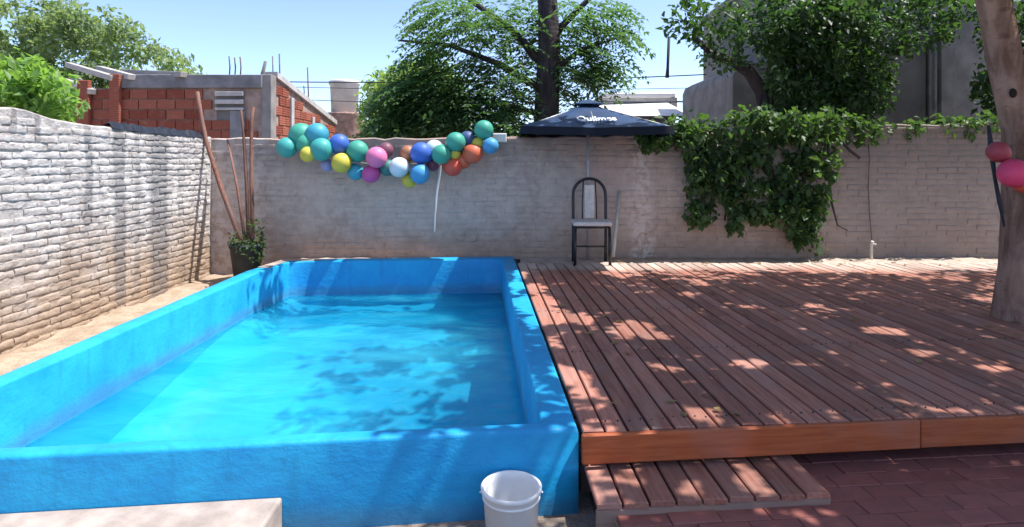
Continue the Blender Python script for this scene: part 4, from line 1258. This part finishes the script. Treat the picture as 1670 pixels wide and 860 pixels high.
# ------------------------------------------------------------------ unfinished brick house beyond the left wall
HY = 11.3
hx0, hx1 = (95 - 835) / F * HY, (428 - 835) / F * HY
house = thing('brick_house', 'unfinished house of orange hollow bricks with a grey concrete ring beam', 'house', ((hx0 + hx1) / 2, HY, 0))
hz = lambda py: EYE - (py - 258) / F * HY
zbeam0, zbeam1 = hz(144), hz(122)
mb = MB(); mb.box((hx0 - 2.0, HY + 0.03, 0), (hx1 - 0.03, HY + 0.2, zbeam0)); rel(mb.build('front_wall', M['mortar']), house)
mb = MB(); mb.box((hx0 + 0.95, HY - 0.03, zbeam0 + 0.002), (hx1, HY + 0.22, zbeam1)); rel(mb.build('ring_beam', M['cement'], bevel=0.01, seg=1), house)
hb = MB(); hb.bbox((-0.16, -0.02, -0.086), (0.16, 0.02, 0.086), 0.006)
hbm = hb.mesh('hollow_brick', M['hollow'])
wx0, wx1 = (352 - 835) / F * HY, (398 - 835) / F * HY
z = 0.10; row = 0
cnt = 0
while z + 0.09 < zbeam0:
    x = hx0 - 1.9 + (0.17 if row % 2 else 0)
    while x < hx1 - 0.12:
        vis = z > 1.3
        if not (wx0 - 0.1 < x < wx1 + 0.1 and z > hz(200)) and vis:
            o = link('hollow_brick', hbm); o.location = (x + random.uniform(-.006, .006), HY + 0.022 + random.uniform(-.006, .006), z); o.rotation_euler = (0, random.uniform(-.01, .01), 0); rel(o, house)
        x += 0.338
    z += 0.19; row += 1
# brick piers on the front
for (pa_, pb_, pt_) in ((131, 150, 132), (183, 200, 122)):
    mb = MB(); mb.box(((pa_ - 835) / F * HY, HY - 0.10, 0), ((pb_ - 835) / F * HY, HY - 0.002, hz(pt_))); rel(mb.build('brick_pier', M['hollow'], bevel=0.01, seg=1), house)
# window with concrete slats
mb = MB(); mb.box((wx0, HY + 0.026, hz(212)), (wx1, HY + 0.029, hz(150))); rel(mb.build('window_recess', M['cement_dark']), house)
for (a, b_) in ((150, 157), (163, 170), (176, 180)):
    mb = MB(); mb.box((wx0, HY - 0.05, hz(b_)), (wx1, HY + 0.02, hz(a))); rel(mb.build('lintel_slab', M['off_render'], bevel=0.006, seg=1), house)
mb = MB(); mb.box(((376 - 835) / F * HY, HY - 0.04, 0), (wx1 + 0.02, HY + 0.0, hz(181))); rel(mb.build('cement_block', M['cement'], bevel=0.01, seg=1), house)
# corner column and side wall running away
mb = MB(); mb.box((hx1 - 0.02, HY + 0.0, 0), (hx1 + 0.16, HY + 0.25, zbeam1 + 0.003)); rel(mb.build('corner_column', M['cement_mid'], bevel=0.008, seg=1), house)
sx = hx1 + 0.12
mb = MB()
y1 = HY + 4.2
za, zb = zbeam1 - 0.02, hz(178) * 0.98
za0 = za; zb0 = 2.42
mb.add([(sx - 0.2, HY + 0.25, 0), (sx, HY + 0.25, 0), (sx, y1, 0), (sx - 0.2, y1, 0), (sx - 0.2, HY + 0.25, za0), (sx, HY + 0.25, za0), (sx, y1, zb0), (sx - 0.2, y1, zb0)],
       [(0,3,2,1),(4,5,6,7),(0,1,5,4),(1,2,6,5),(2,3,7,6),(3,0,4,7)])
rel(mb.build('side_wall', M['mortar']), house)
mb = MB()
mb.add([(sx - 0.26, HY + 0.26, za0 + 0.002), (sx + 0.06, HY + 0.26, za0 + 0.002), (sx + 0.06, y1, zb0 + 0.002), (sx - 0.26, y1, zb0 + 0.002), (sx - 0.26, HY + 0.26, za0 + 0.11), (sx + 0.06, HY + 0.26, za0 + 0.11), (sx + 0.06, y1, zb0 + 0.11), (sx - 0.26, y1, zb0 + 0.11)],
       [(0,3,2,1),(4,5,6,7),(0,1,5,4),(1,2,6,5),(2,3,7,6),(3,0,4,7)])
rel(mb.build('roof_edge', M['off_render']), house)
z = 1.35; row = 0
while z < za0:
    y = HY + 0.45 + (0.17 if row % 2 else 0)
    while y < y1 - 0.15:
        if z + 0.1 < za0 + (zb0 - za0) * (y + 0.17 - HY - 0.25) / (y1 - HY - 0.25):
            o = link('hollow_brick', hbm); o.location = (sx + 0.002, y, z); o.rotation_euler = (0, 0, R(90)); rel(o, house)
        y += 0.338
    z += 0.19; row += 1
for k, yy in enumerate((HY + 1.0, HY + 2.3)):
    mb = MB(); mb.box((sx + 0.022, yy, 0), (sx + 0.06, yy + 0.16, za0 - 0.3 * (k + 1))); rel(mb.build('side_column', M['off_render']), house)
# timber rafters lying over the left part
for (a, b_) in (((70, 122), (128, 140)), ((112, 106), (186, 128)), ((163, 112), (215, 126)), ((120, 128), (150, 150)), ((205, 118), (300, 122))):
    p0 = P(a[0], a[1], HY + 0.9); p1 = P(b_[0], b_[1], HY - 0.08)
    d = (p1 - p0); ln = d.length
    mb = MB(); mb.box((0, -0.07, -0.05), (ln, 0.07, 0.05))
    o = mb.build('rafter', M['greyboard'], bevel=0.006, seg=1)
    o.matrix_world = Matrix.Translation(p0) @ d.to_track_quat('X', 'Z').to_matrix().to_4x4()
    o.parent = house; o.matrix_parent_inverse = Matrix.Translation(house.location).inverted()
# rebars
for (xp, ya, yb, Y, r) in ((374, 92, 126, HY + 0.1, .012), (383, 94, 126, HY + 0.1, .012), (392, 93, 126, HY + 0.1, .012), (445, 92, 215, HY + 1.1, .011), (456, 88, 205, HY + 1.1, .014), (496, 140, 195, HY + 3.4, .012), (502, 110, 195, HY + 3.4, .016)):
    rel(MB().tube([P(xp, yb, Y), P(xp + 1, (ya + yb) / 2, Y), P(xp - 0.5, ya, Y)], r, 6).build('rebar', M['rebar']), house)
rel(MB().tube([P(424, 146, HY + 0.1), P(428, 128, HY + 0.1), P(429, 118, HY + 0.1), P(433, 100, HY + 0.1)], [0.06, 0.055, 0.035, 0.03], 8).build('column_stub', M['cement_dark']), house)

# ------------------------------------------------------------------ water tank on a brick stand
tk = thing('water_tank', 'cream cylindrical water tank on a round brick stand above the wall', 'water tank', ((562 - 835) / F * 20, 20, 0))
zt = lambda py: EYE - (py - 258) / F * 20
mb = MB(); mb.lathe([(0.0, zt(186)), (0.42, zt(186)), (0.46, zt(140)), (0.50, zt(139)), (0.50, zt(134)), (0.44, zt(132)), (0.0, zt(129))], 32); mb.build('tank', M['tank'], tk)
mb = MB(); mb.lathe([(0.0, zt(185)), (0.58, zt(185)), (0.60, zt(187)), (0.58, zt(189)), (0.56, 0.0)], 28); mb.build('stand', M['oldbrick'], tk)

# ------------------------------------------------------------------ white house in the middle distance
WY = 16.0
wh = thing('white_house', 'white house with a flat parapet and a sloping white side roof beyond the umbrella', 'house', (3.5, WY, 0))
wz = lambda py: EYE - (py - 258) / F * WY
wxp = lambda px: (px - 835) / F * WY
mb = MB(); mb.box((wxp(985), WY, 0), (wxp(1098), WY + 4, wz(160))); rel(mb.build('wall', M['off_render']), wh)
mb = MB(); mb.box((wxp(982), WY - 0.06, wz(160) + 0.003), (wxp(1101), WY + 4.06, wz(152))); rel(mb.build('parapet', M['white_render'], bevel=0.02, seg=1), wh)
mb = MB(); mb.add([(wxp(975), WY - 1.6, wz(196)), (wxp(1090), WY - 1.6, wz(196)), (wxp(1150), WY - 1.6, wz(206)), (wxp(1088), WY - 0.05, wz(168)), (wxp(975), WY - 0.05, wz(172)), (wxp(1138), WY - 0.05, wz(194))],
                  [(0, 1, 3, 4), (1, 2, 5, 3)])
rel(mb.build('side_roof', M['white_render']), wh)
mb = MB(); mb.box((wxp(975), WY - 1.5, 0), (wxp(1130), WY - 0.06, wz(207))); rel(mb.build('annex_wall', M['white_render']), wh)
p0 = P(1086, 170, WY - 0.12); p1 = P(1140, 196, WY - 0.12); d = p1 - p0
mb = MB(); mb.box((0, -0.05, -0.16), (d.length, 0.05, 0.02)); o = mb.build('barge_board', M['rebar']); o.matrix_world = Matrix.Translation(p0) @ d.to_track_quat('X', 'Z').to_matrix().to_4x4(); o.parent = wh; o.matrix_parent_inverse = Matrix.Translation(wh.location).inverted()
mb = MB(); mb.box((wxp(1093), WY - 0.08, wz(178)), (wxp(1103), WY + 0.4, wz(160))); rel(mb.build('chimney', M['cement_mid']), wh)

# ------------------------------------------------------------------ grey building on the right
GY = 10.2
gb = thing('grey_building', 'dark grey rendered building with a drain pipe behind the wall and trees', 'building', (5.8, GY, 0))
gx = lambda px: (px - 835) / F * GY
gz = lambda py: EYE - (py - 258) / F * GY
mb = MB(); mb.add([(gx(1196), GY, 0), (gx(1290), GY, 0), (gx(1290), GY, gz(98)), (gx(1215), GY, gz(104)), (gx(1200), GY, gz(112)), (gx(1195), GY, gz(125))] + [(gx(1196), GY + 3, 0), (gx(1290), GY + 3, 0), (gx(1290), GY + 3, gz(98)), (gx(1215), GY + 3, gz(104)), (gx(1200), GY + 3, gz(112)), (gx(1195), GY + 3, gz(125))],
                  [(0, 1, 2, 3, 4, 5), (11, 10, 9, 8, 7, 6)] + [(i, i + 6, (i + 1) % 6 + 6, (i + 1) % 6) for i in range(6)])
rel(mb.build('side_wing', M['cement_mid']), gb)
mb = MB(); mb.box((gx(1300), GY + 0.05, 0), (gx(1513), GY + 5, gz(-70))); rel(mb.build('wall', M['cement_dark']), gb)
mb = MB(); mb.box((gx(1517), GY + 0.02, 0), (gx(1850), GY + 5, gz(-80))); rel(mb.build('wall', M['cement_mid']), gb)
mb = MB(); mb.box((gx(1532), GY - 0.04, 0), (gx(1556), GY + 0.018, gz(-80) - 0.02)); rel(mb.build('pilaster', M['cement_mid'], bevel=0.01, seg=1), gb)
mb = MB(); mb.box((gx(1295), GY - 0.08, gz(-70) + 0.003), (gx(1516), GY + 5.05, gz(-82))); rel(mb.build('roof_edge', M['cement']), gb)
mb = MB(); mb.box((gx(1516) + 0.01, GY - 0.10, gz(-80) + 0.003), (gx(1852), GY + 5.05, gz(-92))); rel(mb.build('roof_edge', M['cement']), gb)
rel(MB().tube([(gx(1520), GY - 0.06, 0.5), (gx(1520), GY - 0.06, gz(106)), (gx(1520), GY - 0.06, gz(-60))], 0.03, 10).build('drain_pipe', M['cement']), gb)

# ------------------------------------------------------------------ overhead wires
def wire(name, a, b_, Ya, Yb, sag, label, r=0.011):
    p0 = P(*a, Ya); p1 = P(*b_, Yb)
    pts = [p0.lerp(p1, t) - Vector((0, 0, sag * 4 * t * (1 - t))) for t in np.linspace(0, 1, 13)]
    return tag(MB().tube(pts, r, 5).build(name, M['wire']), label, 'wire', 'overhead wires')
wire('overhead_wire', (420, 133), (1260, 116), 15, 15, 0.12, 'topmost dark wire crossing the sky and passing under the short black rod', 0.014)
wire('overhead_wire', (440, 141), (1260, 140), 15.3, 15.3, 0.10, 'second wire from the top of the four crossing the sky', 0.008)
wire('overhead_wire', (440, 160), (1260, 158), 15.6, 15.6, 0.18, 'third wire from the top, crossing level with the white parapet', 0.009)
wire('overhead_wire', (900, 163), (1260, 163), 13.5, 13.5, 0.05, 'lowest wire, hanging just over the umbrella tip', 0.011)
tag(MB().tube([P(1088, 127, 15.0), P(1089, 110, 15.0), P(1091, 60, 15.0)], [0.05, 0.035, 0.035], 8).build('cable_rod', M['wire']), 'short black rod hanging at the topmost overhead wire', 'rod')
